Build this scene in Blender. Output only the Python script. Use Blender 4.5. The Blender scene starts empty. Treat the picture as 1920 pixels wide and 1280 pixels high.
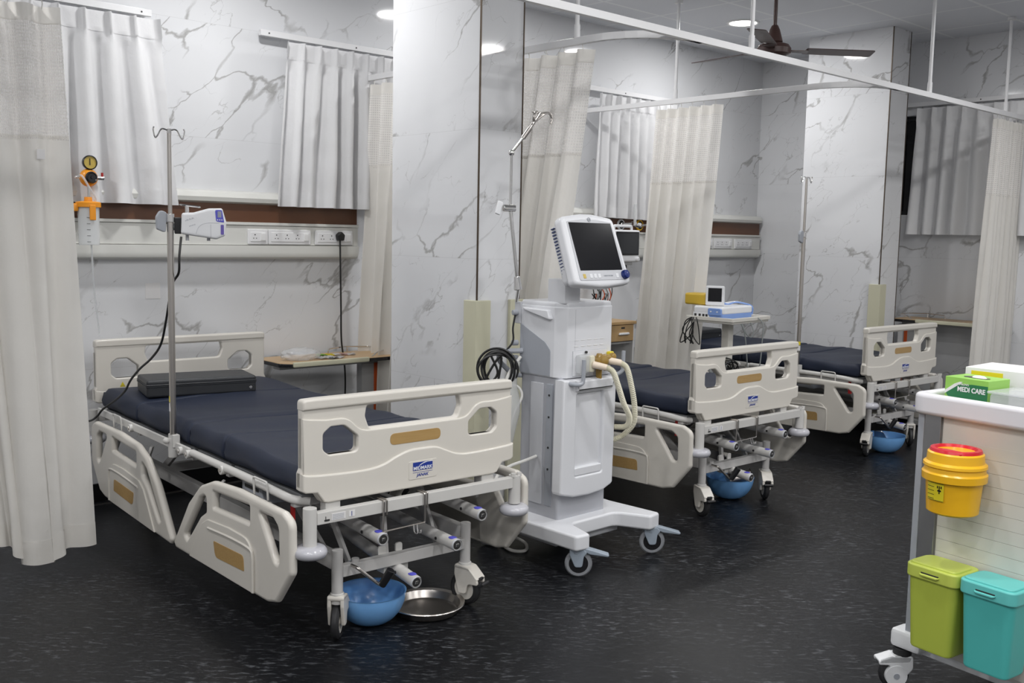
import bpy, bmesh, math, random
from mathutils import Vector, Matrix
PI = math.pi
C = bpy.context.scene.collection
sc = bpy.context.scene

# ---------------------------------------------------------------- camera
F_PX, PITCH, ROLL, YAW, CAMH = 1864.53, 0.1061, 0.0195, -0.7475, 1.4722
cy, sy = math.cos(YAW), math.sin(YAW)
fwd = Vector((-sy*math.cos(PITCH), cy*math.cos(PITCH), -math.sin(PITCH)))
rgt = Vector((cy, sy, 0)); up = rgt.cross(fwd)
r2 = math.cos(ROLL)*rgt + math.sin(ROLL)*up
u2 = -math.sin(ROLL)*rgt + math.cos(ROLL)*up
cam_d = bpy.data.cameras.new('camera'); cam = bpy.data.objects.new('camera', cam_d); C.objects.link(cam)
cam_d.sensor_width = 36.0; cam_d.lens = F_PX/1920*36.0; cam_d.clip_start = 0.05
cam.matrix_world = Matrix(((r2.x, u2.x, -fwd.x, 0), (r2.y, u2.y, -fwd.y, 0), (r2.z, u2.z, -fwd.z, CAMH), (0, 0, 0, 1)))
sc.camera = cam

# ---------------------------------------------------------------- world, exposure
w = bpy.data.worlds.new('world'); sc.world = w; w.use_nodes = True
w.node_tree.nodes['Background'].inputs[0].default_value = (0.75, 0.85, 1, 1)
w.node_tree.nodes['Background'].inputs[1].default_value = 0.05
vs = sc.view_settings
vs.view_transform = 'Standard'; vs.look = 'None'; vs.gamma = 1; vs.use_curve_mapping = False
vs.exposure = 0.14
LIGHT_W = 15.0
CEIL = 3.10
LIGHT_X = (-1.5, 0.5, 2.5, 4.48, 6.48)
LIGHT_Y = (-1.6, -0.4, 0.7, 1.8, 4.5)  # extra unseen rows on the camera side, added for more even frontal light

# ---------------------------------------------------------------- materials
M = {}
def mat(name, col, rough=0.5, metal=0.0, spec=0.5, trans=0.0, alpha=1.0, coat=0.0, emit=0.0, noise=0.0, nscale=20, bump=0.0, bscale=200):
    m = bpy.data.materials.new(name); m.use_nodes = True; nt = m.node_tree
    b = nt.nodes['Principled BSDF']
    b.inputs['Base Color'].default_value = (*col, 1); b.inputs['Roughness'].default_value = rough
    b.inputs['Metallic'].default_value = metal; b.inputs['Specular IOR Level'].default_value = spec
    b.inputs['Transmission Weight'].default_value = trans; b.inputs['Alpha'].default_value = alpha
    b.inputs['Coat Weight'].default_value = coat
    if emit: b.inputs['Emission Color'].default_value = (*col, 1); b.inputs['Emission Strength'].default_value = emit
    tc = nt.nodes.new('ShaderNodeTexCoord')
    if noise:
        n = nt.nodes.new('ShaderNodeTexNoise'); n.inputs['Scale'].default_value = nscale; n.inputs['Detail'].default_value = 4
        nt.links.new(tc.outputs['Object'], n.inputs['Vector'])
        mx = nt.nodes.new('ShaderNodeMix'); mx.data_type = 'RGBA'
        mx.inputs['A'].default_value = (*[c*(1-noise) for c in col], 1); mx.inputs['B'].default_value = (*[min(1, c*(1+noise)) for c in col], 1)
        nt.links.new(n.outputs['Fac'], mx.inputs['Factor']); nt.links.new(mx.outputs['Result'], b.inputs['Base Color'])
    if bump:
        n2 = nt.nodes.new('ShaderNodeTexNoise'); n2.inputs['Scale'].default_value = bscale
        nt.links.new(tc.outputs['Object'], n2.inputs['Vector'])
        bp = nt.nodes.new('ShaderNodeBump'); bp.inputs['Strength'].default_value = bump; bp.inputs['Distance'].default_value = 0.002
        nt.links.new(n2.outputs['Fac'], bp.inputs['Height']); nt.links.new(bp.outputs['Normal'], b.inputs['Normal'])
    M[name] = m
    return m

class N:
    """tiny node helper"""
    def __init__(s, m): s.nt = m.node_tree
    def new(s, t, **k):
        n = s.nt.nodes.new(t)
        for a, v in k.items(): setattr(n, a, v)
        return n
    def math(s, op, a, b=None, c=None, clamp=False):
        n = s.new('ShaderNodeMath', operation=op, use_clamp=clamp)
        for i, v in enumerate((a, b, c)):
            if v is None: continue
            if isinstance(v, (int, float)): n.inputs[i].default_value = v
            else: s.nt.links.new(v, n.inputs[i])
        return n.outputs[0]
    def link(s, a, b): s.nt.links.new(a, b)

def marble(name, base, vein, warm=0.0):
    m = bpy.data.materials.new(name); m.use_nodes = True; h = N(m); nt = m.node_tree
    b = nt.nodes['Principled BSDF']
    geo = h.new('ShaderNodeNewGeometry')
    sep = h.new('ShaderNodeSeparateXYZ'); h.link(geo.outputs['Position'], sep.inputs[0])
    X, Y, Z = sep.outputs
    tile = h.math('FLOOR', h.math('DIVIDE', h.math('SUBTRACT', Z, 0.09), 0.632))
    comb = h.new('ShaderNodeCombineXYZ')
    XY = h.math('ADD', X, h.math('MULTIPLY', Y, -0.83))
    # shear so the veins run diagonally; each course of tiles has its own veining
    h.link(h.math('ADD', XY, h.math('MULTIPLY', tile, 3.17)), comb.inputs[0])
    h.link(h.math('ADD', h.math('MULTIPLY', X, 0.6), Y), comb.inputs[1])
    h.link(Z, comb.inputs[2])
    rot = h.new('ShaderNodeVectorRotate', rotation_type='Y_AXIS'); h.link(comb.outputs[0], rot.inputs['Vector']); rot.inputs['Angle'].default_value = math.radians(38)
    mp = h.new('ShaderNodeMapping'); h.link(rot.outputs[0], mp.inputs[0]); mp.inputs['Scale'].default_value = (0.45, 0.6, 1.25)
    def noise(vec, sc_, det=3):
        n = h.new('ShaderNodeTexNoise'); n.inputs['Scale'].default_value = sc_; n.inputs['Detail'].default_value = det
        h.link(vec, n.inputs['Vector']); return n
    def shift(vec, loc):
        q = h.new('ShaderNodeMapping'); h.link(vec, q.inputs[0]); q.inputs['Location'].default_value = loc; return q.outputs[0]
    def cracks(vec, scale, wob, width, cut):
        big = noise(vec, scale*1.3, 2); fine = noise(vec, scale*6, 4)
        def off(nz, k):
            v = h.new('ShaderNodeVectorMath', operation='SUBTRACT'); h.link(nz.outputs['Color'], v.inputs[0]); v.inputs[1].default_value = (.5, .5, .5)
            s_ = h.new('ShaderNodeVectorMath', operation='SCALE'); h.link(v.outputs[0], s_.inputs[0]); s_.inputs['Scale'].default_value = k; return s_.outputs[0]
        def plus(a, b_):
            v = h.new('ShaderNodeVectorMath', operation='ADD'); h.link(a, v.inputs[0]); h.link(b_, v.inputs[1]); return v.outputs[0]
        p = plus(plus(vec, off(big, wob)), off(fine, wob*.22))
        vo = h.new('ShaderNodeTexVoronoi', feature='DISTANCE_TO_EDGE'); vo.inputs['Scale'].default_value = scale; h.link(p, vo.inputs['Vector'])
        wn = noise(shift(vec, (3, 8, 1)), scale*2.6, 3)
        wd = h.math('ADD', h.math('MULTIPLY', h.math('POWER', wn.outputs['Fac'], 4.0), width*9), width*.12)
        v = h.math('SUBTRACT', 1.0, h.math('DIVIDE', vo.outputs['Distance'], wd), clamp=True)
        v = h.math('POWER', v, .7)
        mk = noise(shift(vec, (7, 3, 5)), scale*1.1, 3)
        return h.math('MULTIPLY', v, h.math('MULTIPLY', h.math('SUBTRACT', mk.outputs['Fac'], cut), 10.0, clamp=True))
    v1 = cracks(mp.outputs[0], 1.95, .55, .027, .465)
    v2 = cracks(shift(mp.outputs[0], (5, 2, 9)), 3.7, .45, .013, .465)
    v = h.math('ADD', v1, h.math('MULTIPLY', v2, 0.6), clamp=True)
    # hairline joints between the tiles
    fz = h.math('FRACT', h.math('DIVIDE', h.math('SUBTRACT', Z, 0.09), 0.632))
    jz = h.math('LESS_THAN', h.math('ABSOLUTE', h.math('SUBTRACT', fz, 0.5)), 0.4985)
    joint = h.math('SUBTRACT', 1.0, jz)
    mx = h.new('ShaderNodeMix', data_type='RGBA'); mx.inputs['A'].default_value = (*base, 1); mx.inputs['B'].default_value = (*vein, 1)
    h.link(h.math('MULTIPLY', v, 0.92), mx.inputs['Factor'])
    mj = h.new('ShaderNodeMix', data_type='RGBA'); h.link(mx.outputs['Result'], mj.inputs['A']); mj.inputs['B'].default_value = (0.42, 0.42, 0.42, 1)
    h.link(h.math('MULTIPLY', joint, 0.35), mj.inputs['Factor'])
    h.link(mj.outputs['Result'], b.inputs['Base Color'])
    b.inputs['Roughness'].default_value = 0.07; b.inputs['Specular IOR Level'].default_value = 0.42
    M[name] = m
marble('marble', (0.72, 0.727, 0.745), (0.36, 0.355, 0.35))

def floor_mat():
    m = bpy.data.materials.new('floor_vinyl'); m.use_nodes = True; h = N(m); nt = m.node_tree
    b = nt.nodes['Principled BSDF']; tc = h.new('ShaderNodeTexCoord')
    m0 = h.new('ShaderNodeMapping'); h.link(tc.outputs['Object'], m0.inputs[0]); m0.inputs['Rotation'].default_value = (0, 0, 0.74)
    mp = h.new('ShaderNodeMapping'); h.link(m0.outputs[0], mp.inputs[0]); mp.inputs['Scale'].default_value = (.75, 2.2, 1)
    n = h.new('ShaderNodeTexNoise'); n.inputs['Scale'].default_value = 26; n.inputs['Detail'].default_value = 7; n.inputs['Roughness'].default_value = 0.7
    h.link(mp.outputs[0], n.inputs['Vector'])
    n2 = h.new('ShaderNodeTexNoise'); n2.inputs['Scale'].default_value = 2.6; n2.inputs['Detail'].default_value = 3; h.link(tc.outputs['Object'], n2.inputs['Vector'])
    f = h.math('MULTIPLY', h.math('SUBTRACT', n.outputs['Fac'], 0.53), 7.0, clamp=True)
    g = h.math('ADD', 0.12, h.math('MULTIPLY', h.math('SUBTRACT', n2.outputs['Fac'], 0.36), 2.6, clamp=True))
    ff = h.math('MULTIPLY', f, g)
    mx = h.new('ShaderNodeMix', data_type='RGBA'); mx.inputs['A'].default_value = (0.006, 0.0065, 0.008, 1); mx.inputs['B'].default_value = (0.13, 0.137, 0.15, 1)
    h.link(ff, mx.inputs['Factor']); h.link(mx.outputs['Result'], b.inputs['Base Color'])
    b.inputs['Specular IOR Level'].default_value = 0.27
    h.link(h.math('ADD', h.math('MULTIPLY', n.outputs['Fac'], 0.3), 0.22), b.inputs['Roughness'])
    bp = h.new('ShaderNodeBump'); bp.inputs['Strength'].default_value = 0.25; bp.inputs['Distance'].default_value = 0.002
    h.link(n.outputs['Fac'], bp.inputs['Height']); h.link(bp.outputs['Normal'], b.inputs['Normal'])
    M['floor_vinyl'] = m
floor_mat()

def ceil_mat():
    m = bpy.data.materials.new('ceiling_tile'); m.use_nodes = True; h = N(m); nt = m.node_tree
    b = nt.nodes['Principled BSDF']; geo = h.new('ShaderNodeNewGeometry')
    sep = h.new('ShaderNodeSeparateXYZ'); h.link(geo.outputs['Position'], sep.inputs[0])
    def line(o, off):
        f = h.math('FRACT', h.math('ADD', h.math('DIVIDE', o, 0.61), off))
        return h.math('GREATER_THAN', h.math('ABSOLUTE', h.math('SUBTRACT', f, 0.5)), 0.482)
    g = h.math('MAXIMUM', line(sep.outputs[0], 0.35), line(sep.outputs[1], 0.1))
    mx = h.new('ShaderNodeMix', data_type='RGBA'); mx.inputs['A'].default_value = (0.74, 0.76, 0.80, 1); mx.inputs['B'].default_value = (0.86, 0.88, 0.90, 1)
    h.link(g, mx.inputs['Factor']); h.link(mx.outputs['Result'], b.inputs['Base Color'])
    b.inputs['Roughness'].default_value = 0.8
    bp = h.new('ShaderNodeBump'); bp.inputs['Distance'].default_value = 0.006; bp.inputs['Strength'].default_value = 0.8
    h.link(g, bp.inputs['Height']); h.link(bp.outputs['Normal'], b.inputs['Normal'])
    M['ceiling_tile'] = m
ceil_mat()

def cloth(name, col, transl=0.28, net=False):
    m = bpy.data.materials.new(name); m.use_nodes = True; h = N(m); nt = m.node_tree
    for n in list(nt.nodes):
        if n.type != 'OUTPUT_MATERIAL': nt.nodes.remove(n)
    out = [n for n in nt.nodes if n.type == 'OUTPUT_MATERIAL'][0]
    d = h.new('ShaderNodeBsdfDiffuse'); t = h.new('ShaderNodeBsdfTranslucent'); mx = h.new('ShaderNodeMixShader')
    tc = h.new('ShaderNodeTexCoord')
    n = h.new('ShaderNodeTexNoise'); n.inputs['Scale'].default_value = 3; n.inputs['Detail'].default_value = 3; h.link(tc.outputs['Object'], n.inputs['Vector'])
    cm = h.new('ShaderNodeMix', data_type='RGBA'); cm.inputs['A'].default_value = (*[c*0.95 for c in col], 1); cm.inputs['B'].default_value = (*col, 1)
    h.link(n.outputs['Fac'], cm.inputs['Factor'])
    for s in (d, t): h.link(cm.outputs['Result'], s.inputs['Color'])
    wv = h.new('ShaderNodeTexNoise'); wv.inputs['Scale'].default_value = 9; wv.inputs['Detail'].default_value = 4; h.link(tc.outputs['Object'], wv.inputs['Vector'])
    bp = h.new('ShaderNodeBump'); bp.inputs['Distance'].default_value = 0.02; bp.inputs['Strength'].default_value = 0.35
    h.link(wv.outputs['Fac'], bp.inputs['Height']); h.link(bp.outputs['Normal'], d.inputs['Normal'])
    mx.inputs[0].default_value = transl; h.link(d.outputs[0], mx.inputs[1]); h.link(t.outputs[0], mx.inputs[2])
    last = mx.outputs[0]
    if net:
        uv = h.new('ShaderNodeUVMap'); sep = h.new('ShaderNodeSeparateXYZ'); h.link(uv.outputs[0], sep.inputs[0])
        def ln(o):
            f = h.math('FRACT', h.math('DIVIDE', o, 0.014))
            return h.math('GREATER_THAN', f, 0.40)
        hole = h.math('MULTIPLY', ln(sep.outputs[0]), ln(sep.outputs[1]))
        tr = h.new('ShaderNodeBsdfTransparent'); m2 = h.new('ShaderNodeMixShader')
        h.link(h.math('MULTIPLY', hole, 0.28), m2.inputs[0]); h.link(last, m2.inputs[1]); h.link(tr.outputs[0], m2.inputs[2]); last = m2.outputs[0]
    h.link(last, out.inputs['Surface'])
    M[name] = m
cloth('cloth_white', (0.88, 0.88, 0.89), 0.22)
cloth('cloth_cream', (0.86, 0.84, 0.80), 0.3)
cloth('cloth_net', (0.88, 0.86, 0.83), 0.3, net=True)

def wood(name, c1, c2, rough=0.4):
    m = bpy.data.materials.new(name); m.use_nodes = True; h = N(m); b = m.node_tree.nodes['Principled BSDF']
    tc = h.new('ShaderNodeTexCoord'); mp = h.new('ShaderNodeMapping'); mp.inputs['Scale'].default_value = (2, 20, 30); h.link(tc.outputs['Object'], mp.inputs[0])
    n = h.new('ShaderNodeTexNoise'); n.inputs['Scale'].default_value = 5; n.inputs['Detail'].default_value = 5; h.link(mp.outputs[0], n.inputs['Vector'])
    mx = h.new('ShaderNodeMix', data_type='RGBA'); mx.inputs['A'].default_value = (*c1, 1); mx.inputs['B'].default_value = (*c2, 1)
    h.link(n.outputs['Fac'], mx.inputs['Factor']); h.link(mx.outputs['Result'], b.inputs['Base Color']); b.inputs['Roughness'].default_value = rough
    M[name] = m
wood('wood_inlay', (0.36, 0.22, 0.075), (0.47, 0.31, 0.13))
wood('wood_beech', (0.50, 0.33, 0.17), (0.60, 0.42, 0.24))
wood('wood_drawer', (0.46, 0.29, 0.13), (0.56, 0.38, 0.19))

mat('bed_plastic', (0.66, 0.63, 0.575), 0.32, coat=0.15, noise=0.015, nscale=6)
mat('bed_metal', (0.60, 0.59, 0.57), 0.35, noise=0.02)
mat('under_metal', (0.52, 0.51, 0.50), 0.42, noise=0.04)
mat('deck_grey', (0.14, 0.145, 0.15), 0.5)
mat('bumper_grey', (0.50, 0.50, 0.54), 0.18, coat=0.4)
mat('rubber', (0.02, 0.02, 0.022), 0.55)
mat('tyre_grey', (0.25, 0.26, 0.28), 0.5)
mat('black_plastic', (0.012, 0.012, 0.014), 0.25)
mat('mattress_navy', (0.014, 0.020, 0.040), 0.5, spec=0.3, noise=0.08, nscale=5, bump=0.25, bscale=900)
mat('cushion_black', (0.022, 0.024, 0.028), 0.42, bump=0.2, bscale=500)
mat('chrome', (0.75, 0.74, 0.73), 0.13, metal=1)
mat('steel', (0.55, 0.52, 0.49), 0.28, metal=1)
mat('white_plastic', (0.78, 0.79, 0.81), 0.3, noise=0.01)
mat('vent_white', (0.72, 0.73, 0.76), 0.28, noise=0.01, nscale=3)
mat('vent_grey', (0.36, 0.38, 0.42), 0.35)
mat('vent_column', (0.43, 0.44, 0.475), 0.35)
mat('vent_light_grey', (0.52, 0.53, 0.56), 0.35)
mat('caster_bluegrey', (0.30, 0.35, 0.41), 0.35)
mat('screen_black', (0.006, 0.006, 0.008), 0.12)
mat('screen_grey', (0.03, 0.033, 0.037), 0.12)
mat('navy_blue', (0.015, 0.03, 0.16), 0.25)
mat('slot_blue', (0.03, 0.05, 0.15), 0.4)
mat('panel_cream', (0.70, 0.70, 0.665), 0.3)
mat('panel_brown', (0.115, 0.047, 0.022), 0.35, noise=0.05)
mat('socket_white', (0.82, 0.82, 0.83), 0.25)
mat('hole_dark', (0.03, 0.03, 0.03), 0.5)
mat('guard_cream', (0.60, 0.585, 0.44), 0.4)
mat('trim_bronze', (0.10, 0.075, 0.055), 0.35, metal=0.6)
mat('baseboard_black', (0.008, 0.008, 0.009), 0.35)
mat('metal_strip', (0.45, 0.44, 0.42), 0.3, metal=1)
mat('yellow_orange', (0.80, 0.30, 0.015), 0.3)
mat('yellow', (0.85, 0.50, 0.02), 0.3)
mat('gold_face', (0.55, 0.40, 0.08), 0.3)
mat('amber', (0.46, 0.29, 0.07), 0.15, trans=0.35)
mat('hose_cream', (0.72, 0.69, 0.55), 0.4)
mat('hose_end', (0.80, 0.68, 0.55), 0.4)
mat('clear', (0.85, 0.87, 0.88), 0.1, alpha=0.45)
mat('clear_bag', (0.72, 0.74, 0.76), 0.12, alpha=0.42)
mat('bowl_blue', (0.17, 0.39, 0.74), 0.25, noise=0.03)
mat('white_paint', (0.80, 0.80, 0.80), 0.35)
mat('rail_white', (0.78, 0.78, 0.79), 0.3)
mat('fan_brown', (0.055, 0.026, 0.022), 0.35)
mat('logo_blue', (0.02, 0.045, 0.28), 0.35)
mat('label_blue', (0.10, 0.10, 0.55), 0.4)
mat('ecg_blue', (0.20, 0.33, 0.68), 0.3)
mat('red', (0.45, 0.02, 0.02), 0.4)
mat('orange_stripe', (0.60, 0.10, 0.02), 0.4)
mat('leg_grey', (0.42, 0.42, 0.42), 0.4)
mat('sharps_yellow', (0.86, 0.47, 0.015), 0.3)
mat('sharps_red', (0.60, 0.015, 0.03), 0.25)
mat('label_yellow', (0.75, 0.62, 0.02), 0.4)
mat('bin_green', (0.42, 0.50, 0.07), 0.38)
mat('bin_green_lid', (0.50, 0.58, 0.10), 0.38)
mat('bin_teal', (0.08, 0.46, 0.43), 0.38)
mat('bin_teal_lid', (0.13, 0.55, 0.52), 0.38)
mat('cart_cream', (0.66, 0.64, 0.59), 0.4)
mat('cart_slab', (0.70, 0.69, 0.72), 0.35)
mat('aluminium', (0.50, 0.50, 0.51), 0.3, metal=0.9)
mat('box_green', (0.28, 0.55, 0.10), 0.4)
mat('box_dark_green', (0.02, 0.16, 0.06), 0.4)
mat('paper', (0.75, 0.74, 0.74), 0.6)
mat('paper_pink', (0.62, 0.42, 0.42), 0.6)
mat('kraft', (0.55, 0.33, 0.18), 0.6)
mat('cord_black', (0.01, 0.01, 0.01), 0.4)
mat('cord_white', (0.72, 0.71, 0.68), 0.4)
mat('cord_grey', (0.22, 0.24, 0.24), 0.4)
mat('yellow_box', (0.60, 0.40, 0.04), 0.4)
mat('window_frame', (0.55, 0.55, 0.56), 0.4)
mat('night_glass', (0.003, 0.003, 0.004), 0.05)
mat('purple', (0.14, 0.10, 0.40), 0.4)
mat('lcd', (0.30, 0.32, 0.38), 0.3)
mat('lamp_emit', (1.0, 0.98, 0.95), 0.5, emit=9)
mat('wall_paint', (0.62, 0.62, 0.63), 0.5)

# ---------------------------------------------------------------- geometry helpers
def rp(pts, seg=6):
    """round the corners of a polygon; each point is (x, y, radius)"""
    out = []; n = len(pts)
    for i in range(n):
        p = Vector(pts[i][:2]); r = pts[i][2] if len(pts[i]) > 2 else 0
        if r <= 0: out.append(tuple(p)); continue
        a = Vector(pts[i-1][:2]) - p; b = Vector(pts[(i+1) % n][:2]) - p
        la, lb = a.length, b.length; a /= la; b /= lb
        ang = a.angle(b); d = min(r/math.tan(ang/2), la*0.49, lb*0.49)
        s, e = p+a*d, p+b*d
        for k in range(seg+1):
            t = k/seg; out.append(tuple(s*(1-t)**2 + p*2*t*(1-t) + e*t*t))
    return out
def rrect(x0, y0, x1, y1, r): return rp([(x0, y0, r), (x1, y0, r), (x1, y1, r), (x0, y1, r)])

def smooth_path(pts, n=6, closed=False):
    P = [Vector(p) for p in pts]; out = []
    m = len(P)
    for i in range(m if closed else m-1):
        p0 = P[i-1] if (i > 0 or closed) else P[0]*2-P[1]
        p1 = P[i]; p2 = P[(i+1) % m]
        p3 = P[(i+2) % m] if (i+2 < m or closed) else p2*2-p1
        for k in range(n):
            t = k/n
            out.append(0.5*((2*p1)+(p2-p0)*t+(2*p0-5*p1+4*p2-p3)*t*t+(3*p1-p0-3*p2+p3)*t**3))
    if not closed: out.append(P[-1])
    return out

PLANES = {'xy': Matrix(((1,0,0,0),(0,1,0,0),(0,0,1,0),(0,0,0,1))),
          'xz': Matrix(((1,0,0,0),(0,0,-1,0),(0,1,0,0),(0,0,0,1))),   # outline (x, z); extrudes along y
          'yz': Matrix(((0,0,1,0),(1,0,0,0),(0,1,0,0),(0,0,0,1)))}    # outline (y, z); extrudes along x

class MB:
    def __init__(s, T=None): s.bm = bmesh.new(); s.T = T or Matrix(); s.mats = []
    def mi(s, m):
        m = M[m] if isinstance(m, str) else m
        if m not in s.mats: s.mats.append(m)
        return s.mats.index(m)
    def add(s, tb, m, mtx=None):
        if mtx is not None: bmesh.ops.transform(tb, matrix=mtx, verts=tb.verts)
        i = s.mi(m)
        for f in tb.faces: f.material_index = i
        me = bpy.data.meshes.new('t'); tb.to_mesh(me); tb.free(); s.bm.from_mesh(me); bpy.data.meshes.remove(me)
        return s
    def box(s, m, c, d, bev=0.0, rot=None, seg=2):
        tb = bmesh.new(); bmesh.ops.create_cube(tb, size=1)
        bmesh.ops.transform(tb, matrix=Matrix.Diagonal((d[0], d[1], d[2], 1)), verts=tb.verts)
        if bev: bmesh.ops.bevel(tb, geom=tb.edges[:], offset=min(bev, min(d)*0.49), segments=seg, profile=0.5, affect='EDGES')
        T = Matrix.Translation(c)
        if rot is not None: T = T @ (rot.to_4x4() if isinstance(rot, Matrix) else Matrix.Rotation(rot, 4, 'Z'))
        return s.add(tb, m, T)
    def bx(s, m, x0, x1, y0, y1, z0, z1, bev=0.0, seg=2):
        return s.box(m, ((x0+x1)/2, (y0+y1)/2, (z0+z1)/2), (abs(x1-x0), abs(y1-y0), abs(z1-z0)), bev, None, seg)
    def cyl(s, m, p0, p1, r, r1=None, seg=20, bev=0):
        p0, p1 = Vector(p0), Vector(p1); L = (p1-p0).length; tb = bmesh.new()
        bmesh.ops.create_cone(tb, cap_ends=True, segments=seg, radius1=r, radius2=r if r1 is None else r1, depth=L)
        if bev:
            ed = [e for e in tb.edges if abs(e.verts[0].co.z-e.verts[1].co.z) < 1e-6]
            bmesh.ops.bevel(tb, geom=ed, offset=bev, segments=2, profile=0.5, affect='EDGES')
        q = Vector((0, 0, 1)).rotation_difference((p1-p0).normalized())
        return s.add(tb, m, Matrix.Translation((p0+p1)/2) @ q.to_matrix().to_4x4())
    def bar(s, m, p0, p1, wd, ht, bev=0.0):
        """rectangular bar between two points; wd sideways, ht up"""
        p0, p1 = Vector(p0), Vector(p1); d = (p1-p0); L = d.length; d.normalize()
        side = d.cross(Vector((0, 0, 1)))
        if side.length < 1e-4: side = Vector((1, 0, 0))
        side.normalize(); u = side.cross(d)
        R = Matrix((side, d, u)).transposed()
        return s.box(m, (p0+p1)/2, (wd, L, ht), bev, R)
    def tube(s, m, pts, r, seg=10, closed=False, smooth=0, ribs=None):
        P = smooth_path(pts, smooth, closed) if smooth else [Vector(p) for p in pts]
        n = len(P); tb = bmesh.new(); rings = []
        t0 = (P[1]-P[0]).normalized(); nrm = t0.orthogonal().normalized()
        for i in range(n):
            if closed: t = (P[(i+1) % n]-P[i-1]).normalized()
            else: t = (P[min(i+1, n-1)]-P[max(i-1, 0)]).normalized()
            nrm = (nrm - t*nrm.dot(t)); nrm.normalize(); b = t.cross(nrm)
            rr = r(i/(n-1)) if callable(r) else r
            if ribs: rr *= 1 + (ribs if i % 2 else -ribs)
            rings.append([tb.verts.new(P[i]+(nrm*math.cos(2*PI*k/seg)+b*math.sin(2*PI*k/seg))*rr) for k in range(seg)])
        for i in range(n if closed else n-1):
            a, c = rings[i], rings[(i+1) % n]
            for k in range(seg): tb.faces.new((a[k], a[(k+1) % seg], c[(k+1) % seg], c[k]))
        if not closed:
            tb.faces.new(rings[0][::-1]); tb.faces.new(rings[-1])
        return s.add(tb, m)
    def lathe(s, m, prof, c=(0, 0, 0), axis=(0, 0, 1), seg=32, sx=1, sy=1):
        tb = bmesh.new(); rings = []
        for r, z in prof:
            if r < 1e-5: rings.append([tb.verts.new((0, 0, z))])
            else: rings.append([tb.verts.new((r*math.cos(2*PI*k/seg)*sx, r*math.sin(2*PI*k/seg)*sy, z)) for k in range(seg)])
        for a, b in zip(rings, rings[1:]):
            for k in range(seg):
                if len(a) == 1 and len(b) == 1: continue
                if len(a) == 1: tb.faces.new((a[0], b[k], b[(k+1) % seg]))
                elif len(b) == 1: tb.faces.new((a[k], b[0], a[(k+1) % seg]))
                else: tb.faces.new((a[k], a[(k+1) % seg], b[(k+1) % seg], b[k]))
        bmesh.ops.recalc_face_normals(tb, faces=tb.faces)
        q = Vector((0, 0, 1)).rotation_difference(Vector(axis).normalized())
        return s.add(tb, m, Matrix.Translation(c) @ q.to_matrix().to_4x4())
    def plate(s, m, outline, d0, d1, plane='xz', holes=(), bev=0.004, T=None):
        """flat plate with holes and rounded edges; d0..d1 along the third axis"""
        cu = bpy.data.curves.new('c', 'CURVE'); cu.dimensions = '2D'; cu.fill_mode = 'BOTH'
        for loop in [outline]+list(holes):
            sp = cu.splines.new('POLY'); sp.points.add(len(loop)-1)
            for p, q in zip(sp.points, loop): p.co = (q[0], q[1], 0, 1)
            sp.use_cyclic_u = True
        th = abs(d1-d0); bev = min(bev, th*0.49)
        cu.extrude = th/2-bev; cu.bevel_depth = bev; cu.bevel_resolution = 3; cu.offset = -bev
        o = bpy.data.objects.new('c', cu); C.objects.link(o)
        dg = bpy.context.evaluated_depsgraph_get(); me = bpy.data.meshes.new_from_object(o.evaluated_get(dg))
        tb = bmesh.new(); tb.from_mesh(me); bpy.data.meshes.remove(me); bpy.data.objects.remove(o); bpy.data.curves.remove(cu)
        bmesh.ops.remove_doubles(tb, verts=tb.verts, dist=1e-5)
        mid = (d0+d1)/2
        off = {'xy': (0, 0, mid), 'xz': (0, mid, 0), 'yz': (mid, 0, 0)}[plane]
        X = Matrix.Translation(off) @ PLANES[plane]
        if T is not None: X = T @ X
        s.add(tb, m, X); return s
    def sphere(s, m, c, r, sc3=(1, 1, 1), seg=20):
        tb = bmesh.new(); bmesh.ops.create_uvsphere(tb, u_segments=seg, v_segments=seg//2+2, radius=r)
        return s.add(tb, m, Matrix.Translation(c) @ Matrix.Diagonal((*sc3, 1)))
    def build(s, name, parent=None, ang=35, loc=None):
        bmesh.ops.transform(s.bm, matrix=s.T, verts=s.bm.verts)
        if s.T.determinant() < 0: bmesh.ops.reverse_faces(s.bm, faces=s.bm.faces)
        me = bpy.data.meshes.new(name); s.bm.to_mesh(me); s.bm.free()
        for m in s.mats: me.materials.append(m)
        me.polygons.foreach_set('use_smooth', [True]*len(me.polygons))
        me.set_sharp_from_angle(angle=math.radians(ang))
        o = bpy.data.objects.new(name, me); C.objects.link(o)
        if parent: o.parent = parent
        if loc: o.location = loc
        wn = o.modifiers.new('weighted_normals', 'WEIGHTED_NORMAL'); wn.keep_sharp = True; wn.weight = 80
        return o

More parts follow.
